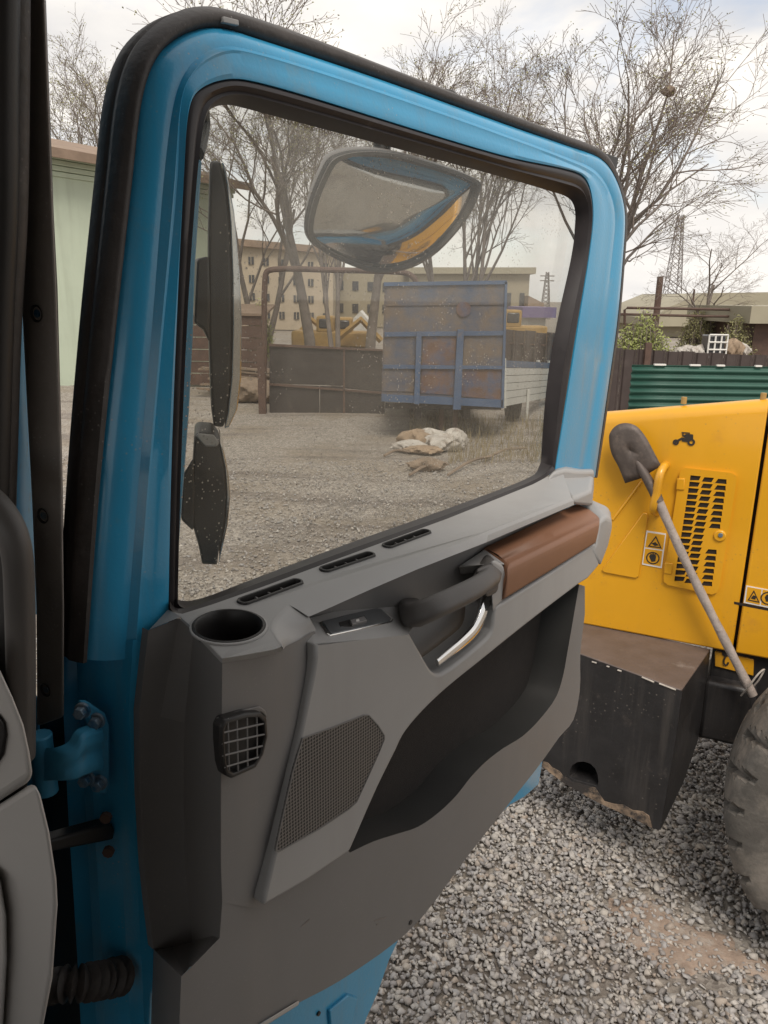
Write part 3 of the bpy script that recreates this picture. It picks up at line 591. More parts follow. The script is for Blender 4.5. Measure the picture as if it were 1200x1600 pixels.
cap.build('armrest_end_cap', GREY, panel_o, bevel=.009, seg=4)
sw = [T_ for T_ in [PL(x, y, ftop[0], ftop[1], fp[2]) for x, y in [(498,973),(545,961),(588,951),(597,953),(614,969),(611,973),(560,985),(515,995),(509,991)]]]
fn = nv(np.cross(ftop[1]-ftop[0], _f0-ftop[0])); fn = fn if np.dot(fn, C-ftop[0]) > 0 else -fn
m = MB(); m.slab([p+fn*.002 for p in sw], -fn*.004); m.build('switch_bezel', CHROME, panel_o, bevel=.001)
cs_ = sum(sw)/len(sw); m = MB(); m.slab([cs_+(p-cs_)*.93+fn*.003 for p in sw], -fn*.004); swp = m.build('window_switch_plate', SWITCH, panel_o, bevel=.0008)
def swq(pts, h, mt, nm, t=.004):
    m = MB(); m.slab([PL(x, y, ftop[0]+fn*h, ftop[1]+fn*h, fp[2]+fn*h) for x, y in pts], -fn*t); return m.build(nm, mt, panel_o, bevel=.0008)
swq([(529,972),(570,961),(575,970),(549,980),(532,979)], .0035, BLK, 'switch_well')
swq([(547,968),(569,962),(574,969),(551,975)], .007, DGREY, 'window_switch', .005)
swq([(556,968),(561,967),(562,970),(557,971)], .0076, WHITE, 'switch_mark', .0006)
grip = MB()
gpath = crom([D(x, y, w) for x, y, w in [(640,952,.080),(643,958,.112),(652,960,.140),(676,950,.156),(705,937,.160),(738,921,.158),(757,908,.148),(763,896,.126),(758,886,.092)]], 4)
grip.tube(gpath, [.0175]*4+[.017]*4+[.016]*(len(gpath)-16)+[.018]*4+[.020]*4, 24, flat=1.0, sq=.55)
grip.build('pull_grip', GRIPM, panel_o, ang=60)
gm_ = MB(); gm_.prism([D(x, y, .146) for x, y in [(742,890),(768,880),(781,892),(778,925),(760,935),(752,915)]], [D(x, y, .08) for x, y in [(742,890),(766,880),(780,890),(776,922),(758,930),(752,915)]]); gm_.build('grip_mount', GRIPM, panel_o, bevel=.006, seg=3)
lev = MB()
lc = crom([D(x, y, w) for x, y, w in [(683,1036,.128),(700,1022,.130),(722,1004,.131),(740,986,.130),(750,968,.128),(756,950,.124),(761,932,.118)]], 4)
lw = np.linspace(0, 1, len(lc)); lev.tube(lc, [(.0075+.0115*t**1.3) for t in lw], 12, flat=.5, ref=Wd)
lev.build('chrome_door_lever', CHROME, panel_o, ang=60)
# speaker grille
spk = [(473,1154),(520,1137),(568,1118),(576,1118),(590,1133),(600,1149),(600,1156),(592,1176),(574,1216),(557,1253),(545,1264),(500,1294),(436,1330),(431,1328),(440,1285),(458,1205)]
sp = [D(x, y, WBLK+.0012) for x, y in spk]
m = MB(); m.slab(sp, -Wb*.003); spo = m.build('speaker_grille', MESHM, panel_o, smooth=False)
uv = spo.data.uv_layers.new(name='UVMap'); off = ORG['truck']
for lp in spo.data.loops:
    u, w_, v = duv(V(spo.data.vertices[lp.vertex_index].co)+off); uv.data[lp.index].uv = (u/.0048, v/.0048)
m = MB(); cs_ = sum(sp)/len(sp); m.loft([[cs_+(p-cs_)*1.012-Wb*.0012 for p in sp], [cs_+(p-cs_)*1.012+Wb*.0008 for p in sp], [cs_+(p-cs_)*.995+Wb*.0008 for p in sp], [cs_+(p-cs_)*.99-Wb*.001 for p in sp]], True)
m.build('speaker_rim', DGREY, panel_o)
# pocket
pk = MB()
topc = [(905,913),(847,957),(800,994),(747,1037),(712,1065),(680,1093),(650,1124),(630,1150),(619,1173),(590,1232),(547,1331)]
PB_ = .055
hole = [D(x, y, W2) for x, y in topc]; 
rt = crom([D(905,913,W2)]+[D(x, y, W2) for x, y in lipc[::-1]], 3)
rtb = [p-Wb*(W2-PB_)-Ud*.015 for p in rt]
bwall = [D(x, y, PB_) for x, y in [(896,902),(893,960),(884,1050),(860,1105),(800,1180),(700,1290),(600,1370),(520,1400),(470,1330),(580,1120),(680,1020),(790,930)]]
pk.loft([rt, [p-Wb*.02-Ud*.004 for p in rt], [p-Wb*.045-Ud*.012 for p in rt], rtb])
pk.build('map_pocket', PKT, panel_o, ang=45)
pkb = MB(); pkb.slab(bwall, -Wb*.004); pkb.build('pocket_back', CARPET, panel_o)
# air vent on the bulge
ven = MB(); vo_ = [(350,1124),(385,1114),(408,1113),(417,1122),(419,1150),(412,1180),(400,1200),(362,1217),(352,1212),(347,1195),(344,1160),(344,1135)]
vf = [D(x, y, .147) for x, y in vo_]; cv = sum(vf)/len(vf); vi = [cv+(p-cv)*.84 for p in vf]
ven.loft([[p-Wb*.012 for p in vf], vf, [p+Wb*.002 for p in vi], [p-Wb*.009 for p in vi]], True); ven.poly([p-Wb*.0085 for p in vi])
ven.build('air_vent', BLK, panel_o, bevel=.002)
hood_ = MB(); hood_.prism([D(x, y, .139) for x, y in [(336,1122),(370,1111),(405,1103),(415,1110),(417,1121),(408,1113),(385,1114),(350,1124)]], [D(x, y, .13) for x, y in [(336,1122),(370,1111),(405,1103),(415,1110),(417,1121),(408,1113),(385,1114),(350,1124)]]); hood_.build('vent_lid', DGREY, panel_o, bevel=.0015)
for k, (a, b) in enumerate([((356,1122),(358,1212)),((370,1120),(372,1208)),((386,1117),(387,1203)),((401,1117),(402,1194))]):
    m = MB(); m.tube([D(*a, .146), D(*b, .146)], .0011, 6); m.build('vent_bar', DGREY, panel_o)
for a, b in [((348,1145),(414,1130)),((346,1162),(414,1147)),((347,1181),(412,1165)),((350,1199),(408,1182))]:
    m = MB(); m.tube([D(*a, .147), D(*b, .147)], .0011, 6); m.build('vent_bar', DGREY, panel_o)
scr = MB(); scr.cyl(D(641, 1441, W2), Wb, .004, .0015, 10); scr.build('panel_screw', BLK, panel_o)
# scuffs left on the lower trim
SCUFF = mat('pale_scuff', (.20, .18, .165), .6, var=.2, scale=80)
for pts in ([(585,1438),(604,1432),(605,1434),(586,1440)], [(588,1443),(592,1442),(592,1445),(589,1446)], [(470,1448),(484,1436),(485,1438),(472,1449)]):
    m = MB(); m.slab([D(x, y, W2+.0006) for x, y in pts], -Wb*.0005); m.build('scuff_mark', SCUFF, panel_o, smooth=False)
m = MB(); m.prism([D(x, y, W2+.004) for x, y in [(404,1601),(467,1563),(467,1570),(410,1606)]], [D(x, y, W2-.01) for x, y in [(404,1601),(467,1563),(467,1570),(410,1606)]]); m.build('panel_clip', LGREY, panel_o, bevel=.002)

# --- hinge, check strap and cable boot
hb = MB()
hb.slab([D(x, y, -.018) for x, y in [(128,1098),(140,1098),(166,1116),(172,1135),(173,1225),(166,1243),(150,1240),(140,1220),(143,1150),(134,1120)]], -Wb*.012)
hin = hb.build('door_hinge', BLUE_D, truck, bevel=.003, seg=2)
ha = MB()
up_ = crom([D(x, y, w) for x, y, w in [(160,1138,-.014),(146,1142,.0),(130,1150,.008),(118,1168,.008),(100,1176,.0),(80,1177,-.02),(60,1180,-.045)]], 4)
dn_ = crom([D(x, y, w) for x, y, w in [(160,1208,-.014),(148,1208,.0),(132,1214,.008),(118,1220,.008),(100,1222,.0),(80,1222,-.02),(60,1224,-.045)]], 4)
ha.loft([[p-Wb*.016 for p in up_], up_, [p+Wb*.004 for p in lerp(up_, dn_, .25)], [p-Wb*.002 for p in lerp(up_, dn_, .5)], [p+Wb*.003 for p in lerp(up_, dn_, .75)], dn_, [p-Wb*.016 for p in dn_]])
ha.build('hinge_arm', BLUE_D, hin, bevel=.004, ang=50)
ha = MB(); q = D(66, 1178, -.045); ha.cyl(q-Zd*.05, Zd, .013, .075, 14); ha.build('hinge_knuckle', BLUE_D, hin, bevel=.002)
for x, y, w_ in [(126,1113,-.012),(149,1129,-.012),(153,1226,-.012),(133,1219,-.014)]:
    m = MB(); c0 = D(x, y, w_); ax = nv(Wd*.55-Ud*.85); m.cyl(c0-ax*.006, ax, .0095, .004, 18); m.cyl(c0-ax*.002, ax, .0070, .008, 6); m.build('hinge_bolt', STEEL, hin, bevel=.0008)
ck = MB(); ck.slab([D(x, y, -.03) for x, y in [(70,1316),(110,1304),(160,1290),(175,1287),(180,1297),(178,1312),(166,1315),(110,1326),(70,1334)]], -Wb*.02); cko = ck.build('check_strap', BLK, truck, bevel=.003)
for x, y in [(167,1275),(171,1328)]:
    m = MB(); m.cyl(D(x, y, -.025), nv(Wd*.6-Ud*.8), .007, .006, 8); m.build('strap_screw', PIPE, cko)
bo_ = MB(); bp_ = crom([D(x, y, w) for x, y, w in [(70,1545,-.06),(95,1538,-.03),(125,1536,-.015),(155,1532,-.015),(188,1525,-.02)]], 12)
bo_.tube(bp_, [.015+.005*math.sin(i*1.35)+.004*(i/len(bp_)) for i in range(len(bp_))], 16, ref=Zd); bo_.build('cable_boot', RUB, truck, ang=60)

# --- front pillar of the cab
pil = MB()
tr = [(70,-60),(70,0),(78,200),(83,333),(88,450),(93,600),(97,750),(100,950),(100,1120),(58,1135),(57,950),(50,780),(43,650),(33,450),(33,333),(36,133),(40,-60)]
pil.prism([K(x, y, -.07) for x, y in tr], [K(x, y, -.045) for x, y in tr])
pilo = pil.build('pillar_trim', TRIM, truck, bevel=.004, seg=3)
pf = MB(); pf.loft([[K(x, y, -.066) for x, y in [(66,0),(79,333),(84,450),(93,750),(96,950),(97,1118)]], [K(x, y, -.03) for x, y in [(72,0),(84,333),(90,450),(98,750),(101,950),(102,1118)]]]); pf.build('trim_return', BLK, pilo)
for x, y in [(57,490),(67,806),(71,1078)]:
    c0 = K(x, y, -.0712); m = MB()
    m.loft([[c0+No*h+r*(math.cos(a)*Ul+math.sin(a)*Zd) for a in np.linspace(0, 2*math.pi, 20)[:-1]] for r, h in ((.0085, -.0005), (.0075, -.0012), (.0065, 0), (.006, .003), (.0001, .0032))], True); m.build('screw_socket', INK, pilo)
    m = MB(); m.cyl(c0+No*.003, -No, .004, .003, 8); m.build('screw', STEEL, pilo)
bs = MB(); bs.prism([K(x, y, -.035) for x, y in [(15,-60),(45,-60),(30,395),(12,440),(10,960),(62,1100),(62,1500),(-200,1500),(-200,-60)]], [K(x, y, .0) for x, y in [(15,-60),(45,-60),(30,395),(12,440),(10,960),(62,1100),(62,1500),(-200,1500),(-200,-60)]])
bs.build('front_pillar', BLUE, truck, bevel=.004)
pfl = MB(); pfl.loft([[K(x, y, .004) for x, y in [(14,395),(18,450),(17,600),(15,780),(15,870),(15,960)]], [K(x, y, .10) for x, y in [(36,395),(38,450),(44,600),(52,780),(56,870),(58,960)]]]); pfl.build('pillar_flange', BLUE_D, truck, thick=.003)
dk = MB(); dk.prism([K(x, y, -.02) for x, y in [(60,1120),(104,1115),(106,1200),(112,1300),(121,1450),(134,1700),(40,1700)]], [K(x, y, .03) for x, y in [(60,1120),(106,1115),(110,1200),(118,1300),(128,1450),(142,1700),(40,1700)]])
dk.build('sill_jamb', BLK, truck, bevel=.004)
se = MB(); se.tube(crom([K(x, y, -.10) for x, y in [(22,-80),(22,133),(20,333),(12,500),(8,650),(5,783),(2,950)]], 5), .0125, 12); se.build('aperture_seal', RUB, truck, ang=60)
se = MB(); se.tube(crom([K(x, y, -.12) for x, y in [(2,-80),(2,133),(2,333),(-4,500),(-10,783),(-14,950)]], 5), .014, 12); se.build('aperture_seal', BLK, truck, ang=60)
sb = MB(); sb.prism([K(x, y, -.11) for x, y in [(-150,-100),(8,-100),(8,400),(-3,700),(-10,1000),(-150,1000)]], [K(x, y, -.06) for x, y in [(-150,-100),(8,-100),(8,400),(-3,700),(-10,1000),(-150,1000)]]); sb.build('pillar_cover', BLK, truck, bevel=.004)
gh = MB(); ghp = [(-160,770),(-60,745),(0,763),(20,787),(36,812),(46,838),(52,867),(55,950),(57,1040),(58,1133),(60,1320),(-160,1320)]
ghp = [(x-16, y+14) for x, y in ghp]; gh.prism([K(x, y, -.14) for x, y in ghp], [K(x, y, -.10) for x, y in ghp]); gh.build('dashboard_corner', BLK, truck, bevel=.012, seg=4)
ght = MB(); ght.tube(crom([K(x, y, o) for x, y, o in [(-90,748,-.16),(-40,765,-.185),(-6,792,-.195),(16,826,-.197),(27,868,-.197),(31,950,-.195),(33,1060,-.19),(34,1180,-.18)]], 5), .0125, 14); ght.build('grab_handle', GRIPM, truck, ang=60)
da = MB(); dp1 = [(-160,1000),(-40,1005),(0,1047),(20,1090),(37,1133),(46,1175),(52,1217),(0,1251),(-160,1330)]
da.prism([K(x, y, -.24) for x, y in dp1], [K(x, y, -.15) for x, y in dp1]); dao = da.build('dashboard', LGREY, truck, bevel=.008, seg=4)
db = MB(); dp2 = [(-160,1337),(0,1256),(53,1222),(63,1242),(77,1300),(88,1373),(90,1413),(82,1527),(68,1600),(40,1750),(-160,1800)]
db.prism([K(x, y, -.235) for x, y in dp2], [K(x, y, -.15) for x, y in dp2]); db.build('dashboard_side', LGREY, dao, bevel=.006, seg=3)
dc = MB(); dp3 = [(-160,1300),(-40,1330),(0,1370),(10,1432),(11,1500),(4,1620),(-160,1700)]
dc.prism([K(x, y, -.245) for x, y in dp3], [K(x, y, -.20) for x, y in dp3]); dc.build('glove_box_edge', LGREY, dao, bevel=.006, seg=3)
dv = MB(); dp4 = [(-40,1100),(-4,1112),(8,1130),(11,1150),(6,1180),(-10,1205),(-40,1215)]
dv.prism([K(x, y, -.243) for x, y in dp4], [K(x, y, -.22) for x, y in dp4]); dv.build('dashboard_dark_patch', BLK, dao, bevel=.004)  # rounded black patch at the dashboard's edge
# cab shell round the viewer: floor, roof, rear wall, far side, front
def kbox(name, r, o, z, m): 
    b = MB(); q = [KL(a, c, e) for e in z for a, c in ((r[0], o[0]), (r[1], o[0]), (r[1], o[1]), (r[0], o[1]))]; i = b.add(q)
    for f in ((0, 3, 2, 1), (4, 5, 6, 7), (0, 1, 5, 4), (1, 2, 6, 5), (2, 3, 7, 6), (3, 0, 4, 7)): b.f.append([i[k] for k in f])
    return b.build(name, m, truck, bevel=.01)
kbox('cab_floor', (-.9, 1.6), (-2.2, -.05), (1.25, 1.33), BLK)
kbox('cab_roof', (-.75, 1.6), (-2.2, -.02), (3.02, 3.10), BLUE)
kbox('headliner', (-.72, 1.54), (-2.12, -.1), (2.97, 3.01), HEAD)
kbox('rear_wall', (1.55, 1.62), (-2.2, -.02), (1.33, 3.02), HEAD)
kbox('rear_pillar', (1.15, 1.55), (-.12, -.02), (1.33, 3.02), BLUE)
kbox('far_door', (-.5, 1.55), (-2.2, -2.14), (1.33, 1.98), DGREY)
kbox('roof_rail', (-.12, 1.15), (-.09, -.02), (2.86, 3.02), BLK)
kbox('front_bulkhead', (-.95, -.85), (-2.2, -.05), (1.0, 2.05), BLK)
kbox('dashboard_body', (-.85, -.42), (-2.14, -.30), (1.6, 2.02), DGREY)
kbox('passenger_seat', (.75, 1.35), (-.75, -.2), (1.4, 1.72), DGREY)
kbox('cab_flank', (-.95, -.26), (-.06, -.0), (1.0, 2.05), BLUE)
kbox('lower_flank', (-.26, 1.6), (-.5, -.06), (.7, 1.25), BLK)

# --- mirrors carried outside the door
blade = MB()
bx = [(305,247),(317,250),(312,330),(306,420),(303,520),(297,640),(288,760),(281,850),(275,930),(262,930),(262,700),(276,480),(290,300)]
blade.slab([D(x, y, -.075) for x, y in bx], -Wb*.012); blade.build('wind_deflector', BLUE, door_o, bevel=.003)
Mdir = V([math.sin(R(-13)), math.cos(R(-13)), 0])
def shell(name, prof, w0, depth, m, parent, mg=True):
    """mirror head seen edge-on: outline in the plane of the door swept outward"""
    a = [D(x, y, w0) for x, y in prof]; c = sum(a)/len(a)
    b = MB(); b.loft([[c+(p-c)*.93 for p in a], [p+Mdir*.008 for p in a], [p+Mdir*depth*.7 for p in a], [c+(p-c)*.85+Mdir*depth for p in a]], True)
    b.poly([c+(p-c)*.93 for p in a]); b.poly([c+(p-c)*.85+Mdir*depth for p in a]); return b.build(name, m, parent, bevel=.004, seg=3, ang=40)
mm = shell('main_mirror', [(328,249),(344,249),(352,285),(359,350),(362,430),(362,520),(360,600),(354,650),(349,670),(334,668),(330,640),(327,560),(325,470),(325,350)], -.14, .20, BLK, truck)
e1 = MB(); e1.slab([D(x, y, -.141) for x, y in [(346,250),(352,258),(366,330),(374,420),(378,500),(377,590),(371,640),(358,668),(350,670),(356,645),(362,590),(364,510),(363,430),(360,350),(354,288)]], Mdir*.19)
e1.build('mirror_glass', MIRROR, mm, bevel=.003)
br = MB(); br.prism([D(x, y, -.13) for x, y in [(308,405),(326,400),(328,470),(327,535),(318,515),(303,505)]], [D(x, y, -.20) for x, y in [(303,405),(326,400),(328,470),(327,535),(316,515),(303,505)]]); br.build('mirror_bracket', BLK, mm, bevel=.004)
brt = MB(); brt.tube(crom([D(x, y, w) for x, y, w in [(306,240,-.08),(313,215,-.10),(316,190,-.11),(312,165,-.10)]], 4), .010, 10); brt.build('mirror_arm', BLK, mm)
wm = shell('wide_angle_mirror', [(303,682),(310,677),(334,679),(343,692),(352,730),(355,770),(351,820),(342,862),(339,886),(316,885),(310,855),(300,820),(299,750)], -.13, .15, BLK, truck)
e2 = MB(); e2.slab([D(x, y, -.131) for x, y in [(344,692),(350,705),(357,740),(360,775),(356,820),(345,868),(341,886),(344,862),(352,820),(355,772),(352,732)]], Mdir*.14); e2.build('mirror_glass', MIRROR, wm, bevel=.002)
e3 = MB(); e3.prism([D(x, y, -.128) for x, y in [(305,680),(312,677),(334,679),(343,692),(338,698),(320,698)]], [D(x, y, -.14) for x, y in [(305,680),(312,677),(334,679),(343,692),(338,698),(320,698)]]); e3.build('mirror_top_face', LGREY, wm, bevel=.002)  # paler plate over the top face of the dark mirror head
br = MB(); br.prism([D(x, y, -.12) for x, y in [(284,745),(302,715),(304,770),(302,830),(283,812)]], [D(x, y, -.2) for x, y in [(284,745),(302,715),(304,770),(302,830),(283,812)]]); br.build('mirror_bracket', BLK, wm, bevel=.004)
# kerb mirror above the glass
ko = [(540,240),(575,236),(620,240),(680,256),(735,276),(750,287),(747,303),(732,335),(708,367),(680,395),(650,414),(615,424),(580,424),(545,413),(510,396),(487,378),(480,360),(487,318),(505,272),(518,250)]
kA, kB, kC = D(540,240,-.17), D(745,290,-.17), D(600,425,-.25)
kp = crom([PL(x, y, kA, kB, kC) for x, y in ko], 4, True); kc = sum(kp)/len(kp)
kn = nv(np.cross(kB-kA, kC-kA)); kn = kn if np.dot(kn, C-kc) > 0 else -kn
vd = nv(Mdir*.8-kn*.6); km = MB(); sc2 = lambda f, h, s=V([0, 0, 0]): [kc+(p-kc)*f+kn*h+s for p in kp]
km.loft([sc2(.93, -.004), sc2(.95, .004), sc2(1.0, .003), sc2(1.0, -.006), sc2(1.0, 0, vd*.014+Zd*.004), sc2(.93, 0, vd*.04+Zd*.012), sc2(.72, 0, vd*.06+Zd*.015), sc2(.3, 0, vd*.07+Zd*.018)], True); km.poly(sc2(.3, 0, vd*.07+Zd*.018))
kmo = km.build('kerb_mirror', MHOUS, truck, ang=50)
kg = MB(); kg.loft([sc2(f, -.004+.028*(1-(f/.94)**2)) for f in (.94, .85, .75, .62, .48, .34, .2, .1, .001)], True); kg.build('mirror_glass', MIRROR, kmo, ang=80)
kr = MB(); kr.loft([sc2(.995, .002), sc2(1.004, .0), sc2(1.004, -.007), sc2(.99, -.008)], True); kr.build('mirror_rim', BLK, kmo)
ka = MB(); ka.tube(crom([kc+Zd*.07-kn*.05+Ud*.02, kc+Zd*.13-kn*.05+Ud*.03, D(690,200,-.14), D(700,150,-.10)], 4), .016, 12); ka.build('mirror_arm', BLK, kmo)

# ================================================================== WHEEL LOADER
loader = thing('wheel_loader', SL(.6, -.3, 0), 'yellow wheel loader with black counterweight parked beside the open door', 'wheel loader')
def topz(u): return 2.068+.158*u
def hood_seg(us, name):
    m = MB(); rows = []
    for u in us:
        t = topz(u); e = .05 if u <= us[0]+.001 and us[0] < 0 else 0
        rows.append([SL(u, n-e*(1 if n > -.5 else -1), z) for n, z in [(-.03, .955), (0, .965), (0, 1.3), (0, 1.7), (0, t-.055), (-.006, t-.032), (-.02, t-.013), (-.042, t-.003), (-.07, t), (-.5, t-.085), (-1.03, t-.20), (-1.1, t-.26), (-1.1, 1.4), (-1.1, .965)]])
    m.loft(rows); m.poly(rows[0]); m.poly(rows[-1]); return m.build(name, YEL, loader, bevel=.006, ang=40)
hood_o = hood_seg([-.47, -.44, -.3, -.1, .1, .284], 'engine_hood')
hood2 = hood_seg([.298, .5, .9, 1.6], 'side_cover')
m = MB(); m.box(SL(.291, -.5, 1.5), (Ul, Nl, Zd), (.03, .9, 1.0)); m.build('hood_seam', INKD, loader)
m = MB(); m.slab([S(x, y, .001) for x, y in [(1147,940),(1260,962),(1260,966),(1147,944)]], -Nl*.002); m.build('cover_joint', INKD, hood2, smooth=False)
def on(pts, h, mt, nm, parent, t=.004, bev=0.):
    m = MB(); m.slab([S(x, y, h) for x, y in pts], -Nl*t); return m.build(nm, mt, parent, bevel=bev)
on([(1005,801),(1011,803),(1012,809),(998,901),(993,904),(944,895),(940,891)], .010, YEL, 'pressed_triangle', hood_o, .014, .004)
m = MB(); m.tube([S(1003, 752, .001), S(958, 812, .001)], .006, 8); m.build('pressed_ridge', YEL, hood_o)
# grille door
gd = [(1066,734),(1071,731),(1144,739),(1151,744),(1151,752),(1124,918),(1120,926),(1113,929),(1043,914),(1037,908),(1037,901),(1062,739)]
holes = []
for i in range(17):
    f = i/16
    for k, (a, b) in enumerate((((1086.5,747),(1062,904.5)), ((1106,749.5),(1078.5,908)), ((1126.5,752),(1104,912)))):
        if k == 2 and i in (8, 9, 10): continue
        cx_, cy_ = a[0]+(b[0]-a[0])*f, a[1]+(b[1]-a[1])*f; h = 3.9
        q = {0: [(-7,-h-.5),(8,-h+1),(5,h),(-8,h)], 1: [(-5,-h),(9,-h+1),(5,h+.6),(-9,h-.6)], 2: [(-4,-h),(8,-h+1),(8,h+.8),(-9,h-.6)]}[k]
        holes.append([S(cx_+dx*1.08, cy_+dy, .016) for dx, dy in q])
m = MB(); m.holed([[S(x, y, .016) for x, y in gd]]+holes); gp = [S(x, y, .016) for x, y in gd]; gb_ = [S(x, y, .0) for x, y in gd]
m.loft([gp+[gp[0]], gb_+[gb_[0]]])
for h in holes: m.loft([h+[h[0]], [p-Nl*.006 for p in h]+[h[0]-Nl*.006]])
grd = m.build('grille_door', YEL, loader, smooth=False)
on([(1075,741),(1140,748),(1115,919),(1052,906)], .0095, INKD, 'grille_backing', grd, .006)
for pts in ([(1058,748),(1070,748),(1069,766),(1056,765)], [(1039,879),(1051,881),(1049,898),(1037,896)]): on(pts, .022, YEL, 'grille_hinge', grd, .02, .003)
m = MB(); m.cyl(S(1125, 836, .005), Nl, .030, .02, 22, .024); m.build('lock_boss', YEL, grd, bevel=.003)
m = MB(); m.cyl(S(1126, 836, .024), Nl, .010, .006, 14); m.build('lock', STEEL, grd, bevel=.001)
# stickers
def sticker(c, parent, pts, tri, circ, mark):
    s = on(pts, .004, WHITE, 'warning_sticker', parent, .003); cx_, cy_ = c
    return s
st = on([(1010,829),(1041,834),(1034,888),(1003,882)], .004, WHITE, 'warning_sticker', loader, .003)
on([(1012,832),(1039,836),(1036,859),(1008,855)], .0052, YEL, 'sticker_field', st, .001); on([(1008,857),(1035,861),(1032,885),(1005,880)], .0052, YEL, 'sticker_field', st, .001)
def tri_ring(a, b, c, parent, h=.0064):
    P = [S(*q, h) for q in (a, b, c)]; g_ = sum(P)/3; m = MB(); m.loft([P+[P[0]], [g_+(p-g_)*.72 for p in P+[P[0]]]]); m.build('warning_triangle', INK, parent, smooth=False)
tri_ring((1025,837), (1034,857), (1012,854), st)
on([(1018,849),(1024,847),(1029,852),(1023,853)], .0066, INK, 'sticker_mark', st, .0006)
c0 = S(1020, 872, .0064); m = MB(); m.loft([[c0+r*(math.cos(a)*Ul+math.sin(a)*Zd) for a in np.linspace(0, 2*math.pi, 25)] for r in (.030, .0245)]); m.build('prohibition_ring', INK, st, smooth=False)
on([(1014,869),(1016,867),(1017,864),(1019,867),(1020,862),(1022,867),(1024,864),(1025,870),(1024,877),(1018,878)], .0066, INK, 'hand_mark', st, .0006)
st2 = on([(1166,915),(1225,926),(1222,954),(1162,942)], .004, WHITE, 'warning_sticker', loader, .003)
on([(1168,917),(1190,921),(1187,945),(1165,940)], .0052, YEL, 'sticker_field', st2, .001); on([(1192,921),(1222,928),(1219,951),(1189,945)], .0052, YEL, 'sticker_field', st2, .001)
tri_ring((1178,922), (1187,942), (1168,938), st2); on([(1173,935),(1177,930),(1182,932),(1180,937)], .0066, INK, 'sticker_mark', st2, .0006)
c0 = S(1200, 935, .0064); m = MB(); m.loft([[c0+r*(math.cos(a)*Ul+math.sin(a)*Zd) for a in np.linspace(0, 2*math.pi, 25)] for r in (.030, .0245)]); m.build('prohibition_ring', INK, st2, smooth=False)
on([(1195,933),(1198,929),(1201,929),(1204,933),(1203,940),(1197,940)], .0066, INK, 'hand_mark', st2, .0006)
# machine pictogram
pic = on([(1064,684),(1068,684),(1080,687),(1076,691),(1066,690)], .003, INK, 'machine_pictogram', loader, .002)
on([(1066,681),(1073,678),(1083,679),(1083,688),(1076,687),(1070,684)], .0032, INK, 'pictogram_hood', pic, .002)
for pts in ([(1066,676),(1068,676),(1068,681),(1066,681)], [(1065,675),(1078,676),(1078,677.5),(1065,676.5)], [(1076,677),(1077.5,677),(1077.5,681),(1076,681)], [(1053,690),(1066,683),(1067,686),(1055,693)]): on(pts, .0034, INK, 'pictogram_line', pic, .002)
for x, y, r in ((1056,691,.013), (1080,691,.016)):
    c0 = S(x, y, .0036); m = MB(); m.loft([[c0+q*(math.cos(a)*Ul+math.sin(a)*Zd) for a in np.linspace(0, 2*math.pi, 17)] for q in (r, r*.45)]); m.build('pictogram_wheel', INK, pic, smooth=False)
# hood handle that carries the shovel
m = MB(); m.tube(crom([S(1040, 727, .0), S(1036, 731, .07), S(1031, 742, .10), S(1026, 770, .10), S(1021, 794, .09), S(1026, 801, .0)], 5), .019, 12); m.build('grab_handle', YEL, loader)
for x, y in ((1068, 628), (1192, 622)):
    m = MB(); m.cyl(S(x, y+3, -.06), Zd, .012, .03, 10); m.build('hood_bolt', YELD, loader)
# counterweight
cw = MB(); A1, A2, A3, A4 = SL(-.47,-.06,.956), SL(.193,0,.956), SL(.118,.48,.956), SL(-.47,.35,.985)
fnn = nv(A3-A4); fN = nv(np.cross(fnn, Zd)); fN = fN if np.dot(fN, Nl) > 0 else -fN
def CWp(x, y, h=0.): return hit(x, y, A3+fN*h, fN)
fpoly = [A4, A3, CWp(1055,1160), CWp(1032,1297), CWp(1018,1294), CWp(985,1276), CWp(930,1251), CWp(880,1222), CWp(848,1199), CWp(836,1180), CWp(826,1160)]
arch = [CWp(x, y) for x, y in [(890,1214),(890,1205),(894,1196),(902,1191),(912,1190),(922,1193),(930,1201),(934,1212),(935,1222),(933,1228),(920,1224),(900,1219)]]
cw.holed([fpoly, arch]); cw.loft([arch+[arch[0]], [p-fN*.14 for p in arch]+[arch[0]-fN*.14]])
cw.poly([p-fN*.14 for p in arch])
sB = [SL(.193,0,.956), SL(.20,0,.62), SL(.195,.02,.50), SL(.16,.2,.36)]
cw.poly([A3]+sB+[CWp(1032,1297), CWp(1055,1160)])
cw.poly([CWp(1032,1297), sB[3], sB[2], SL(-.47,0,.5), CWp(848,1199), CWp(880,1222), CWp(930,1251), CWp(985,1276)])
cw.poly([A4, A1, SL(-.47,0,.5), CWp(836,1180)])
cwo = cw.build('counterweight', CWBLK, loader, bevel=.014, seg=3, ang=30)
ct = MB(); ct.slab([p+Zd*.003 for p in (A1, A2, lerp([A2], [A3], .97)[0]-Ul*.004, A3-Ul*.012-Nl*.004, A4-Nl*.006)], -Zd*.02); ct.build('counterweight_top', CWTOP, cwo, bevel=.004)
we = MB(); we.slab([CWp(x, y, .003) for x, y in [(846,1197),(849,1190),(856,1192),(862,1199),(874,1205),(880,1213),(889,1217),(893,1222),(905,1224),(921,1229),(930,1231),(936,1240),(944,1252),(958,1256),(975,1258),(988,1266),(1004,1268),(1014,1275),(1017,1286),(1019,1294),(985,1277),(930,1252),(880,1223)]], -fN*.003); we.build('worn_bottom_edge', RUST, cwo, smooth=False)
EDGE = mat('bare_edge', (.42, .38, .34), .6, var=.3, scale=30)
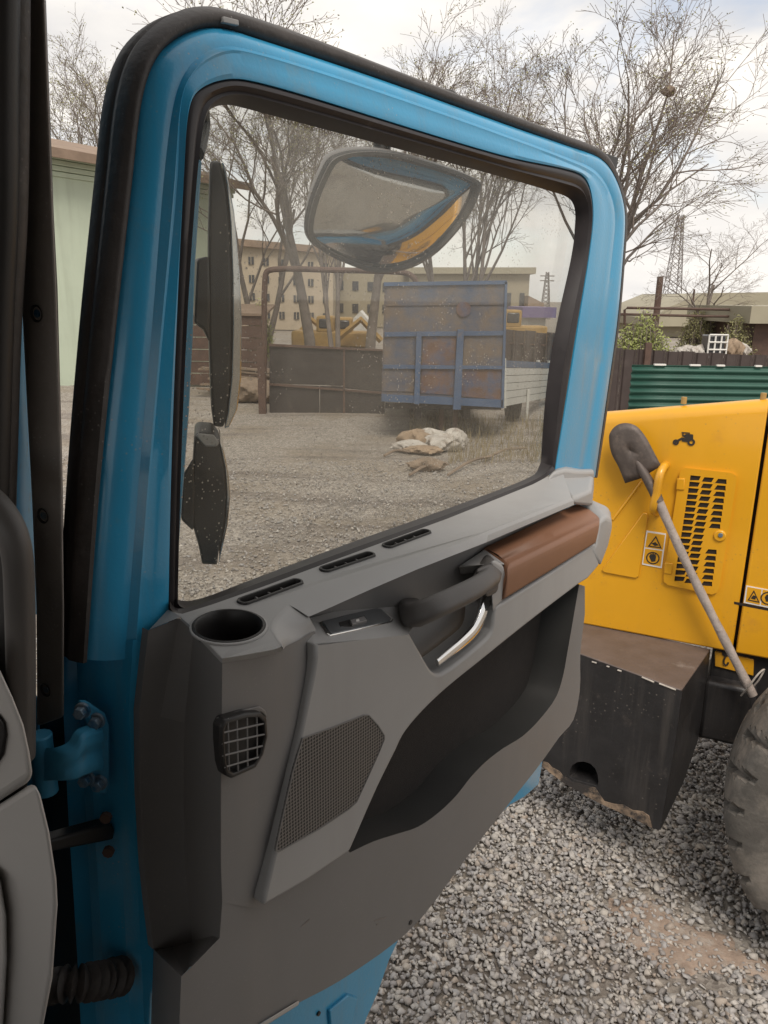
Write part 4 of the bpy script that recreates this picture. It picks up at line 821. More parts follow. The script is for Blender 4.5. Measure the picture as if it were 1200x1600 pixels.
for a, b in (((925,1034),(932,1036)), ((948,1041),(952,1042)), ((965,1047),(971,1049)), ((1003,1058),(1022,1066)), ((1030,1068),(1056,1078))):
    m = MB(); p, q = CWp(*a, .003), CWp(*b, .003); m.tube([p, q], .0035, 6); m.build('chipped_edge', EDGE, cwo)
fr = MB(); fr.box(SL(.95, -.35, .76), (Ul, Nl, Zd), (1.5, .62, .40)); fr.build('chassis_frame', CWBLK, loader, bevel=.01)
fr = MB(); fr.box(SL(.30, -.12, .66), (Ul, Nl, Zd), (.22, .30, .30)); fr.build('axle_mount', CWBLK, loader, bevel=.02)
hk = on([(1117,1018),(1178,1031),(1177,1056),(1117,1041)], -.03, YEL, 'hook_plate', loader, .03, .002)
m = MB(); m.tube(crom([S(x, y, -.026) for x, y in [(1134,1020),(1133,1027),(1131,1032),(1132,1038),(1136,1039),(1138,1035)]], 4), .004, 6); m.build('hook_mark', INK, hk)
m = MB(); m.cyl(S(1134, 1021, -.027), Nl, .016, .002, 14); m.build('hook_mark', INK, hk)
def wheel(uc, nc, wd, rad, nm_parent):
    zc = rad-.02
    m = MB(); rows = []; NA = 26*22
    prof = [(-.50, .62), (-.50, .72), (-.53, .82), (-.53, .89), (-.515, .925), (-.47, .962), (-.42, .978), (-.3, .99), (-.18, 1.0), (-.07, 1.003), (-.05, 1.003), (.05, 1.003), (.07, 1.003), (.18, 1.0), (.3, .99), (.42, .978), (.47, .962), (.515, .925), (.53, .89), (.53, .82), (.50, .72), (.50, .62)]
    for k in range(NA):
        a = 2*math.pi*k/NA; row = []
        for j, (pn, pr) in enumerate(prof):
            ph = (a*26/(2*math.pi)+abs(pn)*1.5+(0.5 if pn > 0 else 0)) % 1
            gro = .060 if (ph < .22 and .06 < abs(pn) < .53) else 0
            rr = rad*(pr-gro*(1 if abs(pn) < .5 else .5)); row.append(SL(uc+rr*math.cos(a), nc+pn*wd, zc+rr*math.sin(a)))
        rows.append(row)
    rows.append(rows[0]); m.loft(rows); ty = m.build('wheel', TYRE, loader, ang=28)
    r = MB(); rr = []
    for pn, q in ((.44, .64), (.46, .60), (.38, .56), (.28, .50), (.25, .25), (.30, .22), (.30, .001)):
        rr.append([SL(uc+rad*q*math.cos(a), nc+pn*wd, zc+rad*q*math.sin(a)) for a in np.linspace(0, 2*math.pi, 41)])
    r.loft(rr); r.build('rim', YEL, ty, ang=40)
wheel(.985, .52, .48, .66, loader)
ax_ = MB(); ax_.tube([SL(.985, .35, .64), SL(.985, -.9, .64)], .12, 14); ax_.build('axle', CWBLK, loader)
wheel(.985, -1.6, .46, .66, loader)

# --- shovel hung on the loader
sh = thing('shovel', S(1177, 1088, .10), 'shovel with dark steel blade up and pale wooden handle hung on the yellow loader', 'shovel')
bl = [(952,690),(953,677),(963,665),(977,661),(993,665),(1007,680),(1020,703),(1033,728),(1018,737),(1002,747),(977,755),(967,730),(956,709)]
bf = [S(x, y, .075) for x, y in bl]; bc = sum(bf)/len(bf); m = MB()
b1 = crom(bf[10:]+bf[:8], 4)+[bf[8], bf[9]]; m.loft([[p for p in b1], [bc+(p-bc)*.75+Nl*.006 for p in b1], [bc+(p-bc)*.4+Nl*.011 for p in b1], [bc+(p-bc)*.001+Nl*.013 for p in b1]], True)
bo2 = m.build('blade', SHOV, sh, ang=60, thick=.004)
m = MB(); m.tube(crom([S(990, 712, .077), S(1000, 729, .078), S(1010, 746, .082), S(1022, 768, .088), S(1029, 784, .092)], 4), [.008, .01, .012, .015, .017, .019, .02, .021, .0215, .022, .0225, .023, .023, .0235, .024, .024, .024], 12); m.build('socket', SHOV, sh, ang=60)
m = MB(); hpath = crom([S(1025, 774, .09), S(1060, 853, .085), S(1098, 932, .075), S(1140, 1015, .085), S(1177, 1087, .10)], 8)
m.tube(hpath, [.0195+.0012*math.sin(i*.9) for i in range(len(hpath))], 14); m.build('handle', WOOD, sh, ang=60)
m = MB(); m.tube(crom([S(1158, 1087, .10), S(1172, 1070, .14), S(1186, 1052, .13), S(1194, 1046, .11), S(1186, 1062, .11), S(1174, 1076, .09)], 4), .004, 6); m.build('binding_wire', EDGE, sh)

# ================================================================== YARD BACKGROUND
def BY(x, y, Y): return hit(x, y, V([0, Y, 0]), V([0, 1, 0]))
X1, Y1 = V([1, 0, 0]), V([0, 1, 0])
def plate(pts, Y, dep, m, name, parent, bev=0.): b = MB(); b.slab([BY(x, y, Y) for x, y in pts], Y1*dep); return b.build(name, m, parent, bevel=bev)
def foot(p): return (p[0], p[1], 0)
# --- trailer
YT = 14.0
tl = thing('trailer', foot(BY(690, 650, YT)), 'flatbed trailer with rusty blue headboard and pale dropsides', 'trailer')
hd = plate([(601,443),(791,440),(785,636),(596,626)], YT, .05, TBLUE, 'headboard', tl)
for pts in ([(604,446),(788,443),(787,476),(603,478)], [(603,482),(787,480),(786,518),(601,520)]): plate(pts, YT-.02, .02, TBLUE, 'board', hd)
for pts, mt in (([(601,526),(650,525),(648,570),(600,571)], TBLUE), ([(661,526),(713,525),(711,572),(659,571)], TRUST), ([(726,525),(786,524),(784,573),(723,573)], TBLUE), ([(599,576),(648,575),(646,612),(598,611)], TBLUE), ([(659,576),(711,576),(709,617),(657,614)], TRUST), ([(722,577),(784,577),(783,625),(721,619)], TRUST)): plate(pts, YT-.02, .02, mt, 'board', hd)
for pts in ([(601,519),(787,517),(787,524),(601,526)], [(599,570),(785,572),(785,577),(599,576)], [(596,616),(786,625),(785,637),(596,627)], [(600,441),(792,438),(792,444),(600,447)]): plate(pts, YT-.06, .05, TBLUE2, 'rail', hd)
for pts in ([(651,518),(659,518),(655,632),(647,631)], [(715,515),(725,515),(720,640),(708,640)]): plate(pts, YT-.12, .09, TBLUE2, 'strut', hd)
plate([(789,440),(793,440),(787,638),(783,638)], YT-.06, .1, TBLUE2, 'corner_post', hd)
c0 = BY(724, 483, YT-.02); m = MB(); m.cyl(c0, -Y1, .13, .03, 20); m.build('round_plate', TRUST, hd)
ds0, ds1 = (788, 14.05), (860, 19.5)
def side(xa, Ya, ya0, ya1, xb, Yb, yb0, yb1, mt, nm, t=.05):
    m = MB(); q = [BY(xa, ya0, Ya), BY(xb, yb0, Yb), BY(xb, yb1, Yb), BY(xa, ya1, Ya)]; m.slab(q, V([-t, .02, 0])); return m.build(nm, mt, tl)
for k in range(6):
    a0, a1 = 563+k*12.2, 563+k*12.2+11.2; b0, b1 = 567+k*9, 567+k*9+8.2
    side(788, 14.05, a0, a1, 861, 19.5, b0, b1, TBLUE2 if k == 0 else TWHT, 'dropside_board')
for xx, f in ((789, .02), (842, .74), (860, .985)):
    Yp = 14.05+5.45*f; y0 = 560+4*f; y1 = 638-16*f; m = MB(); m.slab([BY(xx-2, y0, Yp-.03), BY(xx+2, y0, Yp-.03), BY(xx+2, y1, Yp-.03), BY(xx-2, y1, Yp-.03)], V([-.02, .1, 0])); m.build('stake', TWHT, tl)
ch = MB(); p0, p1 = BY(602, 632, YT+.05), BY(784, 640, YT+.05); zf = p1[2]
ch.box(V([(p0[0]+p1[0])/2, YT+3, zf+.04]), (X1, Y1, Zd), (p1[0]-p0[0], 5.8, .10)); ch.build('load_floor', GATE, tl)
for dx in (-.45, .45):
    m = MB(); m.box(V([(p0[0]+p1[0])/2+dx, YT+3.1, zf-.10]), (X1, Y1, Zd), (.12, 5.8, .2)); m.build('chassis_beam', GATE, tl)
for px in (690, 712):
    q = BY(px, 640, YT+.5); m = MB(); m.box(V([q[0], YT+.5, (zf-.0)/2]), (X1, Y1, Zd), (.08, .08, zf)); m.build('landing_leg', PIPE, tl)
for px, YY in ((800, 16.6), (648, 16.6)):
    q = BY(px, 640, YY); m = MB(); m.tube([V([q[0]-.12, YY, .42]), V([q[0]+.14, YY, .42])], .42, 24); wh = m.build('wheel', INKD, tl, bevel=.04)
q = BY(823, 650, 16.2); m = MB(); m.box(V([q[0], 16.2, .35]), (X1, Y1, Zd), (.05, .05, .7)); m.build('side_post', TWHT, tl)
# --- black gate with pipe arch
YG = 17.2
gt = thing('gate', foot(BY(500, 650, YG)), 'dark sheet metal gate beneath a rusty pipe arch left of the trailer', 'gate')
for pts in ([(421,540),(536,545),(536,603),(421,599)], [(421,600),(499,603),(499,653),(421,648)], [(500,603),(536,604),(536,656),(500,653)], [(538,545),(601,549),(601,613),(538,607)], [(538,608),(601,614),(601,662),(538,657)]): plate(pts, YG, .02, GATE, 'sheet', gt)
for pts in ([(420,537),(601,546),(601,549),(420,541)], [(420,599),(601,613),(601,616),(420,602)], [(536,545),(539,545),(539,658),(536,658)]): plate(pts, YG-.05, .05, PIPE, 'rail', gt)
m = MB(); m.tube(crom([BY(x, y, YG-.1) for x, y in [(411,660),(413,560),(414,440),(417,425),(428,421),(520,422),(600,424),(635,427),(648,436),(652,460)]], 4), .062, 10); m.build('pipe_arch', PIPE, gt)
m = MB(); q = BY(411, 655, YG-.1); m.box(V([q[0], YG-.1, .7]), (X1, Y1, Zd), (.16, .16, 1.5)); m.build('gate_post', PIPE, gt)
for pts in ([(440,652),(457,653),(457,661),(440,660)], [(470,655),(499,658),(498,664),(470,662)]): plate(pts, YG-.5, .3, LOGM, 'prop_block', gt)
# --- brown sheet fences
def fence(name, px0, px1, n, t0, t1, Y0, Y1_, label):
    f = thing(name, foot(BY((px0+px1)/2, 600, (Y0+Y1_)/2)), label, 'fence')
    for k in range(n):
        a, b = k/n, (k+1)/n; xa, xb = px0+(px1-px0)*a, px0+(px1-px0)*b; ya, yb = t0+(t1-t0)*a, t0+(t1-t0)*b; Yk = Y0+(Y1_-Y0)*(a+b)/2
        p, q = BY(xa, ya, Yk), BY(xb, yb, Yk); w_ = q[0]-p[0]; jz = random.uniform(-.02, .02); m = MB()
        prof = [(0, 0), (w_*.12, 0), (w_*.2, -.035), (w_*.78, -.035), (w_*.86, 0), (w_*.985, 0)]
        r_ = [V([p[0]+dx, Yk+dy, 0]) for dx, dy in prof]
        m.loft([r_, [v+Zd*(p[2]+jz+(q[2]-p[2])*dx/w_) for v, (dx, dy) in zip(r_, prof)]]); m.build('board', FEN, f, smooth=False, thick=.006)
    for hz in (.5, 1.3):
        p, q = BY(px0, t0, Y0), BY(px1, t1, Y1_); m = MB(); m.tube([V([p[0], Y0+.05, hz]), V([q[0], Y1_+.05, hz])], .03, 6); m.build('rail', PIPE, f)
    return f
fence('sheet_fence', 905, 1290, 17, 541, 559, 17.0, 17.0, 'dark brown ribbed sheet fence behind the green corrugated sheet')
fence('sheet_fence', 770, 905, 8, 513, 524, 23.0, 21.0, 'brown ribbed fence seen behind the pale trailer dropsides')
po = MB(); q = BY(1011, 560, 16.9); po.box(V([q[0], 16.9, q[2]/2+.15]), (X1, Y1, Zd), (.13, .1, q[2]+.36)); tag(po.build('fence_post', PIPE), 'short dark post rising above the brown fence', 'post')
# --- green corrugated sheet
m = MB(); Yc = 11.5; rows = []
zt, zb = BY(986, 570, Yc)[2], 0.
xa, xb = BY(985, 600, Yc)[0], BY(1197, 600, Yc)[0]; NZ = 120
for k in range(NZ+1):
    z = zt+(zb-zt)*k/NZ; dy = .022*math.sin(k/NZ*2*math.pi*(zt-zb)/.105)
    rows.append([V([xa+(xb+.9-xa)*t, Yc+dy, z-.10*t*0]) for t in (0, .2, .4, .6, .8, 1)])
m.loft(rows); gs = m.build('corrugated_sheet', GRN, None, ang=60, thick=.004); tag(gs, 'dark green corrugated metal sheet standing behind the yellow loader', 'metal sheet')
for x0_, x1_ in ((1022,1040), (1078,1094), (1120,1132), (1180,1190)):
    m = MB(); z0 = BY(x0_, 570, Yc)[2]; p, q = BY(x0_, 570, Yc), BY(x1_, 571, Yc); m.box(V([(p[0]+q[0])/2, Yc, zt+.008]), (X1, Y1, Zd), (q[0]-p[0], .05, .022)); m.build('paint_flake', WHITE, gs)
# --- heap of sacks and debris on the yard
def lump(name, px, py, Y, sx, sy, sz, m, label, cat, seed, grp=None, z=None, rot=0):
    p = BY(px, py, Y) if z is None else V([BY(px, py, Y)[0], Y, z]); base = 0 if z is None else z; r2 = np.random.default_rng(seed)
    b = MB(); rows = []; ph = r2.uniform(0, 6.28, 6)
    for i in range(19):
        th = math.pi*i/18; row = []
        for j in range(40):
            a = 2*math.pi*j/40; q = 1+.16*math.sin(3*a+ph[0]+th)+.12*math.sin(5*a+ph[1]-3*th)+.11*math.sin(9*a+ph[2]+5*th)+.07*math.sin(13*a+ph[4]-9*th)
            x, y = sx*q*math.sin(th)*math.cos(a), sy*q*math.sin(th)*math.sin(a)
            row.append(V([p[0]+x*math.cos(rot)-y*math.sin(rot), Y+x*math.sin(rot)+y*math.cos(rot), base+sz*.85+sz*math.cos(th)*(1+.12*math.sin(2*a+ph[3]))]))
        rows.append(row)
    b.loft(rows, True); return tag(b.build(name, m, None, ang=50), label, cat, grp)
lump('sack', 650, 688, 13.2, .30, .22, .17, SACKB, 'brown sack at the left of the sack heap before the trailer', 'sack', 1)
lump('sack', 640, 703, 12.9, .26, .2, .10, SACK, 'white sack lying flat at the front left of the heap', 'sack', 2)
lump('sack', 672, 686, 13.3, .34, .2, .17, SACK, 'pale sack at the back of the heap by the trailer', 'sack', 3)
lump('sack', 690, 700, 13.0, .33, .22, .15, SACK, 'crumpled white sack in the middle of the heap', 'sack', 4)
lump('sack', 710, 692, 13.1, .20, .2, .19, SACK, 'upright white sack at the right end of the heap', 'sack', 5)
lump('sack', 664, 708, 12.7, .30, .16, .07, SACKB, 'flattened dirty sack in front of the white ones', 'sack', 6)
lump('debris_bundle', 668, 735, 11.4, .27, .15, .10, LOGM, 'dark bundle of scrap lying on the gravel before the sacks', 'debris', 8)
for k, (a, b) in enumerate((((700,742),(770,712)), ((760,716),(822,700)), ((600,712),(640,706)), ((640,742),(690,728)))):
    p, q = HZ(*a, .03), HZ(*b, .05); m = MB(); mid = (p+q)/2+V([0, .1, .04]); m.tube(crom([p, mid, q], 4), .022, 6)
    tag(m.build('stick', LOGM), ['long bare branch lying on the ground below the trailer', 'thin branch end reaching under the trailer dropside', 'short stick left of the sack heap', 'stick lying across the dark scrap bundle'][k], 'stick')
# weeds under the trailer
wd = MB(); 
for k in range(1500):
    x, y = random.uniform(640, 860), random.uniform(655, 725)
    if x < 700 and y > 690: continue
    p = HZ(x, y, 0); h = random.uniform(.08, .34); d = V([random.uniform(-.3, .3), random.uniform(-.3, .3), 1])*h; wv = V([random.uniform(-.008, .008), random.uniform(-.008, .008), 0])
    wd.poly([p-wv, p+wv, p+d])
tag(wd.build('dry_weeds', GRASS, smooth=False), 'dry weeds growing under and beside the trailer', 'weeds', kind='stuff')
# --- timber and rubble left of the gate
tp = thing('timber_pile', foot(HZ(330, 600, 0)), 'pile of weathered planks on the ground before the brown shed', 'timber pile')
for k in range(24):
    a = BY(300+random.uniform(-20, 30), 0, 20.5)[0]; z = .06+.045*k*.6; m = MB(); L_ = random.uniform(1.5, 2.8); c0 = V([a+L_/2, 20.3+random.uniform(-.4, .4), z]); an = random.uniform(-.25, .25)
    m.box(c0, (V([math.cos(an), math.sin(an), random.uniform(-.12, .05)]), V([-math.sin(an), math.cos(an), 0]), Zd), (L_, .16, .045)); m.build('plank', LOGM, tp)
shd = thing('shed', foot(BY(360, 600, 22.5)), 'low brown timber shed beyond the gravel, left of the gate', 'shed')
for k in range(6):
    z0 = .0+.34*k; m = MB(); p, q = BY(285, 500, 22.5), BY(408, 500, 22.5); m.box(V([(p[0]+q[0])/2, 22.5+random.uniform(-.02, .02), z0+.165]), (X1, Y1, Zd), (q[0]-p[0], .06, .32)); m.build('plank', PIPE, shd)
m = MB(); m.box(V([(p[0]+q[0])/2, 23.4, 2.12]), (X1, nv([0, 1, .12]), nv([0, -.12, 1])), (q[0]-p[0]+.3, 2.0, .07)); m.build('roof', ROOF, shd)
rb = lump('rubble_heap', 392, 610, 19.0, .7, .5, .30, LOGM, 'low heap of brown rubble beside the gate post', 'rubble', 12)
# --- mint building
def house(name, px0, px1, ytop, Y, dep, m, label, cat='building'):
    t = thing(name, foot(BY((px0+px1)/2, 500, Y)), label, cat); p, q = BY(px0, ytop, Y), BY(px1, ytop, Y)
    b = MB(); b.box(V([(p[0]+q[0])/2, Y+dep/2, p[2]/2]), (X1, Y1, Zd), (q[0]-p[0], dep, p[2])); return t, b.build('wall', m, t), p, q
mb = thing('mint_building', foot(HZ(100, 600, 0)), 'pale mint green rendered building with brown eaves at the left', 'building')
_a = R(33.7); Dm = V([math.sin(_a), math.cos(_a), 0]); Nm = V([-math.cos(_a), math.sin(_a), 0]); M0 = V(foot(HZ(100, 600, 0)))
zr = hit(82, 275, M0, Nm)[2]
def mbx(s0, s1, n0, n1, z0, z1, mt, nm, bev=0.): b = MB(); b.box(M0+Dm*(s0+s1)/2+Nm*(n0+n1)/2+Zd*(z0+z1)/2, (Dm, Nm, Zd), (s1-s0, n1-n0, z1-z0)); return b.build(nm, mt, mb, bevel=bev)
mbx(-7, 7, 0, 9, -.1, zr, MINT, 'wall')
for k in range(4): mbx(-7-.03*k, 7+.03*k, -.06-.05*k, .3, zr+.002+.14*k, zr+.125+.14*k, MINT, 'cornice', .01)
m = MB(); rz = zr+.60; q = [M0+Dm*a+Nm*b+Zd*c for a, b, c in ((-7.4, -.6, rz), (7.4, -.6, rz), (7.4, 4.5, rz+1.25), (-7.4, 4.5, rz+1.25))]; m.slab(q, -Zd*.12); m.build('roof', ROOF, mb)
mbx(-7.4, 7.4, -.64, -.58, rz-.22, rz+.02, ROOF, 'fascia')
# --- far buildings
def block(name, pts, Y, dep, wm, label, rows, cols, win, roofm=None, ww=.5, wh_=.6, eave=.02):
    """pts: left top, right top pixels; windows laid on the front wall"""
    (x0, y0), (x1, y1) = pts; p, q = BY(x0, y0, Y), BY(x1, y1, Y); t = thing(name, foot((p+q)/2), label, 'building')
    b = MB(); fr_ = [V([p[0], Y, 0]), V([q[0], Y, 0]), q, p]; b.slab(fr_, Y1*dep); b.build('wall', wm, t)
    if roofm:
        b = MB(); b.slab([p+V([-.4, -.5, 0]), q+V([.4, -.5, 0]), q+V([.4, -.5, .5]), p+V([-.4, -.5, .5])], Y1*(dep+1)); b.build('roof', roofm, t)
    for r in range(rows):
        for c in range(cols):
            f = (c+.5)/cols; base = p*(1-f)+q*f; z = base[2]*(1-(r+.75)/(rows+.6)); W_ = abs(q[0]-p[0])/cols
            b = MB(); b.box(V([base[0], Y-.03, z]), (X1, Y1, Zd), (W_*ww, .12, base[2]/(rows+.6)*wh_)); wo_ = b.build('window', WIN, t)
            if win: b = MB(); b.box(V([base[0], Y-.1, z]), (X1, Y1, Zd), (W_*ww*.1, .06, base[2]/(rows+.6)*wh_)); b.build('mullion', wm, wo_)
    return t
block('apartment_building', [(310,378),(520,398)], 62, 12, BEIGE, 'beige apartment block with small dark windows behind the bare trees', 4, 9, True, ROOF, .36, .42)
block('workshop_building', [(520,418),(662,426)], 70, 12, BEIGE2, 'dull olive building half hidden behind the trees left of the trailer', 2, 6, False, None, .4, .4)
block('flat_roofed_hall', [(640,428),(828,428)], 66, 14, BEIGE2, 'long flat roofed hall rising behind the blue trailer headboard', 1, 9, False, HALL, .35, .45)
block('kiosk', [(826,496),(853,496)], 40, 4, TWHT, 'small white kiosk with a purple fascia beyond the fence', 1, 1, False, PURP, .5, .4)
block('annex_building', [(826,462),(850,474)], 64, 8, ROOF, 'brown annex with sloping roof beside the flat roofed hall', 1, 2, False, None, .3, .3)
hb_ = thing('roofed_hall', foot(BY(1150, 490, 58)), 'wide pale roofed hall on the horizon at the right', 'building')
m = MB(); pp = [BY(x, y, 58) for x, y in [(1025,497),(1040,482),(1100,458),(1300,455),(1300,510),(1025,510)]]; m.slab(pp, Y1*14); m.build('roof', HALL, hb_)
m = MB(); p, q = BY(1030, 505, 58.5), BY(1290, 505, 58.5); m.box(V([(p[0]+q[0])/2, 65, p[2]/2]), (X1, Y1, Zd), (q[0]-p[0], 12, p[2])); m.build('wall', BEIGE2, hb_)
# --- stacked goods behind the right fence
YS = 20.0; pal = thing('pallet_stack', foot(BY(1125, 560, YS)), 'stack of timber under the white sacks behind the fence', 'pallets')
za = BY(1100, 557, YS)[2]; p, q = BY(1050, 557, YS), BY(1260, 557, YS)
for k in range(5):
    m = MB(); m.box(V([(p[0]+q[0])/2, YS+.4, za*(k+.5)/5]), (X1, Y1, Zd), (q[0]-p[0], 1.0, za/5*.94)); m.build('pallet', LOGM, pal)
for k, (x, s, lab) in enumerate(((1064,.17,'small white sack at the left end of the stack behind the fence'), (1075,.20,'plump white sack second from the left on the stack'), (1086,.19,'white sack tucked behind the plump one on the stack'), (1098,.22,'white sack right beside the wire cage'), (1144,.24,'beige stained sack to the right of the wire cage'), (1158,.18,'white sack at the right end of the stack by the shed'))):
    lump('sack', x, 552, YS+(.25 if k % 2 else 0), s, .22, s*(.7 if k < 4 else 1.0), SACKB if k == 4 else SACK, lab, 'sack', 30+k, None, za)
cg = thing('wire_cage_tank', BY(1122, 553, YS), 'white framed cage holding a dark tank among the sacks', 'tank')
p, q = BY(1109, 523, YS-.2), BY(1134, 553, YS-.2)
m = MB(); m.box(V([(p[0]+q[0])/2, YS+.1, (za+p[2])/2]), (X1, Y1, Zd), ((q[0]-p[0])*.9, .5, (p[2]-za)*.95)); m.build('tank', WIN, cg, bevel=.03)
for f in (0, .34, .67, 1):
    m = MB(); x = p[0]+(q[0]-p[0])*f; m.tube([V([x, YS-.2, za]), V([x, YS-.2, p[2]])], .022, 6); m.build('bar', WHITE, cg)
    m = MB(); z = za+(p[2]-za)*f; m.tube([V([p[0], YS-.21, z]), V([q[0], YS-.21, z])], .022, 6); m.build('bar', WHITE, cg)
block('brick_shed', [(1180,505),(1290,505)], 24, 4, PIPE, 'small brown shed with pale roof behind the fence at the right edge', 0, 0, False, HALL)
# --- gas pipes on posts
gp_ = thing('pipe_line', foot(BY(1070, 500, 25)), 'raised rusty gas pipes on posts above the fence', 'pipes')
for pts in ([(976,545),(976,484),(980,481),(1160,484),(1168,487),(1172,491),(1260,491)], [(962,545),(963,495),(968,491),(1100,494),(1260,496)]):
    m = MB(); m.tube([BY(x, y, 25) for x, y in pts], .04, 8); m.build('pipe', PIPE, gp_)
m = MB(); m.tube([BY(1165, 485, 25), foot(BY(1165, 485, 25))], .05, 8); m.build('post', PIPE, gp_)
def post(px, y0, Y, r, lab): 
    p = BY(px, y0, Y); m = MB(); m.tube([V(foot(p)), p], [r*1.1, r], 10); tag(m.build('post', PIPE), lab, 'post')
post(1032, 432, 34, .13, 'thick brown chimney-like post rising behind the pipes')
post(1085, 452, 34, .04, 'thin post standing before the pale hall roof')
# --- lattice towers
def pylon(px, y0, y1, Y, wpx, lab, arms):
    t = thing('lattice_tower', foot(BY(px, y1, Y)), lab, 'pylon'); top = BY(px, y0, Y)[2]; hw = wpx/2*Y/1200; m = MB(); c0 = BY(px, y1, Y)
    lv = [top*k/12 for k in range(13)]; wv = [hw*(1-.75*k/12) for k in range(13)]
    def cor(k): return [V([c0[0]+sx*wv[k], Y+sy*wv[k], lv[k]]) for sx, sy in ((-1, -1), (1, -1), (1, 1), (-1, 1))]
    for k in range(12):
        a, b = cor(k), cor(k+1)
        for j in range(4): m.tube([a[j], b[j]], .07, 3, False); m.tube([a[j], b[(j+1) % 4]], .04, 3, False); m.tube([a[(j+1) % 4], b[j]], .04, 3, False)
    m.build('lattice', LATT, t, smooth=False)
    for f in arms:
        k = MB(); z = top*f; k.tube([V([c0[0]-hw*1.5, Y, z]), V([c0[0]+hw*1.5, Y, z])], .08, 4); k.build('cross_arm', LATT, t)
pylon(1048, 335, 480, 95, 26, 'tall thin lattice tower right of the door frame', ())
pylon(852, 425, 480, 110, 14, 'small distant lattice pylon seen through the window corner', (.82, .92))
# --- yellow machines far behind the gate
def machine(px, py, Y, s, lab, flip=1):
    c0 = BY(px, py, Y); zb = 0.; t = thing('construction_machine', foot(c0), lab, 'machine')
    def bx(dx, dz, w_, h_, mt, nm, dp=1.4): m = MB(); m.box(V([c0[0]+flip*dx*s, Y, zb+dz*s]), (X1, Y1, Zd), (w_*s, dp, h_*s)); return m.build(nm, mt, t, bevel=.08)
    bx(0, .5, 2.6, .6, INKD, 'undercarriage', 1.8); bx(-.2, 1.25, 2.2, .8, YELD, 'body'); cb = bx(.3, 1.95, .8, .8, YELD, 'cab'); bx(.3, 2.0, .6, .5, WIN, 'cab_window', 1.46)
    m = MB(); m.tube([V([c0[0]+flip*.9*s, Y-.2, 1.3*s]), V([c0[0]+flip*2.0*s, Y-.2, 2.2*s]), V([c0[0]+flip*3.0*s, Y-.2, 1.2*s])], .16*s, 4); m.build('boom', YELD, t)
machine(500, 528, 30, .78, 'yellow machine behind the gate, left of the thick trunk')
machine(548, 526, 31, .75, 'yellow machine behind the gate, nearest the trailer', -1)
machine(806, 528, 33, .9, 'yellow machine beyond the trailer dropsides', -1)
m = MB(); p = [BY(x, y, 34) for x, y in [(548,502),(563,486),(577,502)]]; m.slab([V(foot(p[0])), V(foot(p[2])), p[2], p[1], p[0]], Y1*3); tag(m.build('tent', WHITE), 'small white tent roof between the tree trunks', 'tent')

# ================================================================== TREES
def tree_mesh(seed, stems, h, spread, nl, up=.25):
    rg = random.Random(seed); big, thin, leaf = MB(), MB(), []
    def rnd(): return V([rg.gauss(0, 1), rg.gauss(0, 1), rg.gauss(0, 1)])
    def branch(p, d, ln, r, lv):
        n = 5 if lv < 3 else (4 if lv == 3 else 3); pts = [p]; dirs = [d]
        for i in range(n):
            d = nv(d+rnd()*(.045 if lv == 0 else .13)+V([0, 0, up*(.35 if lv < 3 else .1)])*.5); p = p+d*ln/n; pts.append(p); dirs.append(d)
        rad = [max(r*(1-.66*i/n), .0045) for i in range(n+1)]
        (big if lv <= 1 else thin).tube(pts, rad, 7 if lv == 0 else (5 if lv == 1 else 3), False)
        if lv >= 3:
            for q in pts[1:]:
                if rg.random() < nl: leaf.append(q+rnd()*.06)
        if lv < 4:
            kids = {0: 6, 1: 6, 2: 6, 3: 5}[lv]
            for k in range(kids):
                f = (.35+.65*(k+rg.random()*.8)/kids) if lv else (.42+.58*(k+rg.random()*.5)/kids)
                i = min(int(f*n), n-1); g_ = f*n-i; q = pts[i]*(1-g_)+pts[i+1]*g_
                side_ = rnd(); side_ = nv(side_-dirs[i]*np.dot(side_, dirs[i]))
                a = rg.uniform(.35, .75)*spread*(1.0 if lv else .8)
                branch(q, nv(dirs[i]*math.cos(a)+side_*math.sin(a)), ln*rg.uniform(.45, .68)*(1.05-.35*f if lv else 1.05), rad[i]*rg.uniform(.5, .68), lv+1)
    for s in range(stems):
        a = 6.28*s/stems+rg.random(); tilt = 0 if stems == 1 else (rg.uniform(.05, .13) if stems == 2 else rg.uniform(.12, .28))
        branch(V([math.cos(a)*.1*(stems > 1), math.sin(a)*.1*(stems > 1), -.1]), nv([math.cos(a)*tilt, math.sin(a)*tilt, 1]), h*.62*rg.uniform(.85, 1.05), h*.0145/(1 if stems == 1 else 1.25), 0)
    lf = MB()
    for q in leaf:
        a = rnd(); b = rnd(); a = nv(a)*.026; b = nv(np.cross(a, b))*.016; lf.poly([q-a, q+b, q+a, q-b])
    out = []
    for nm, mb_, mt in (('trunk', big, BARK), ('twigs', thin, TWIG), ('leaves', lf, LEAF)):
        me = bpy.data.meshes.new(nm); me.from_pydata(mb_.v, [], mb_.f); me.materials.append(mt)
        if nm != 'leaves': me.shade_smooth()
        out.append((nm, me))
    return out
TM = [tree_mesh(3, 1, 10, 1.0, .42), tree_mesh(8, 2, 10, 1.0, .38), tree_mesh(21, 3, 10, 1.0, .24, .25), tree_mesh(5, 1, 10, 1.25, .12, .0)]
def tree(px, pyt, Y, kind, rot, lab, lean=(0, 0), wide=1.):
    top = BY(px, pyt, Y); h = top[2]; t = thing('bare_tree', (top[0], Y, 0), lab, 'tree', 'bare trees round the yard')
    t.rotation_euler = (lean[1], lean[0], rot); s = h/10.; t.scale = (s*wide, s*wide, s)
    for nm, me in TM[kind]:
        o = bpy.data.objects.new(nm, me); col.objects.link(o); o.parent = t
    return t
tree(150, 15, 36, 1, 2.2, 'leaning bare tree behind the mint building at the far left', (-.1, 0), 1.1)
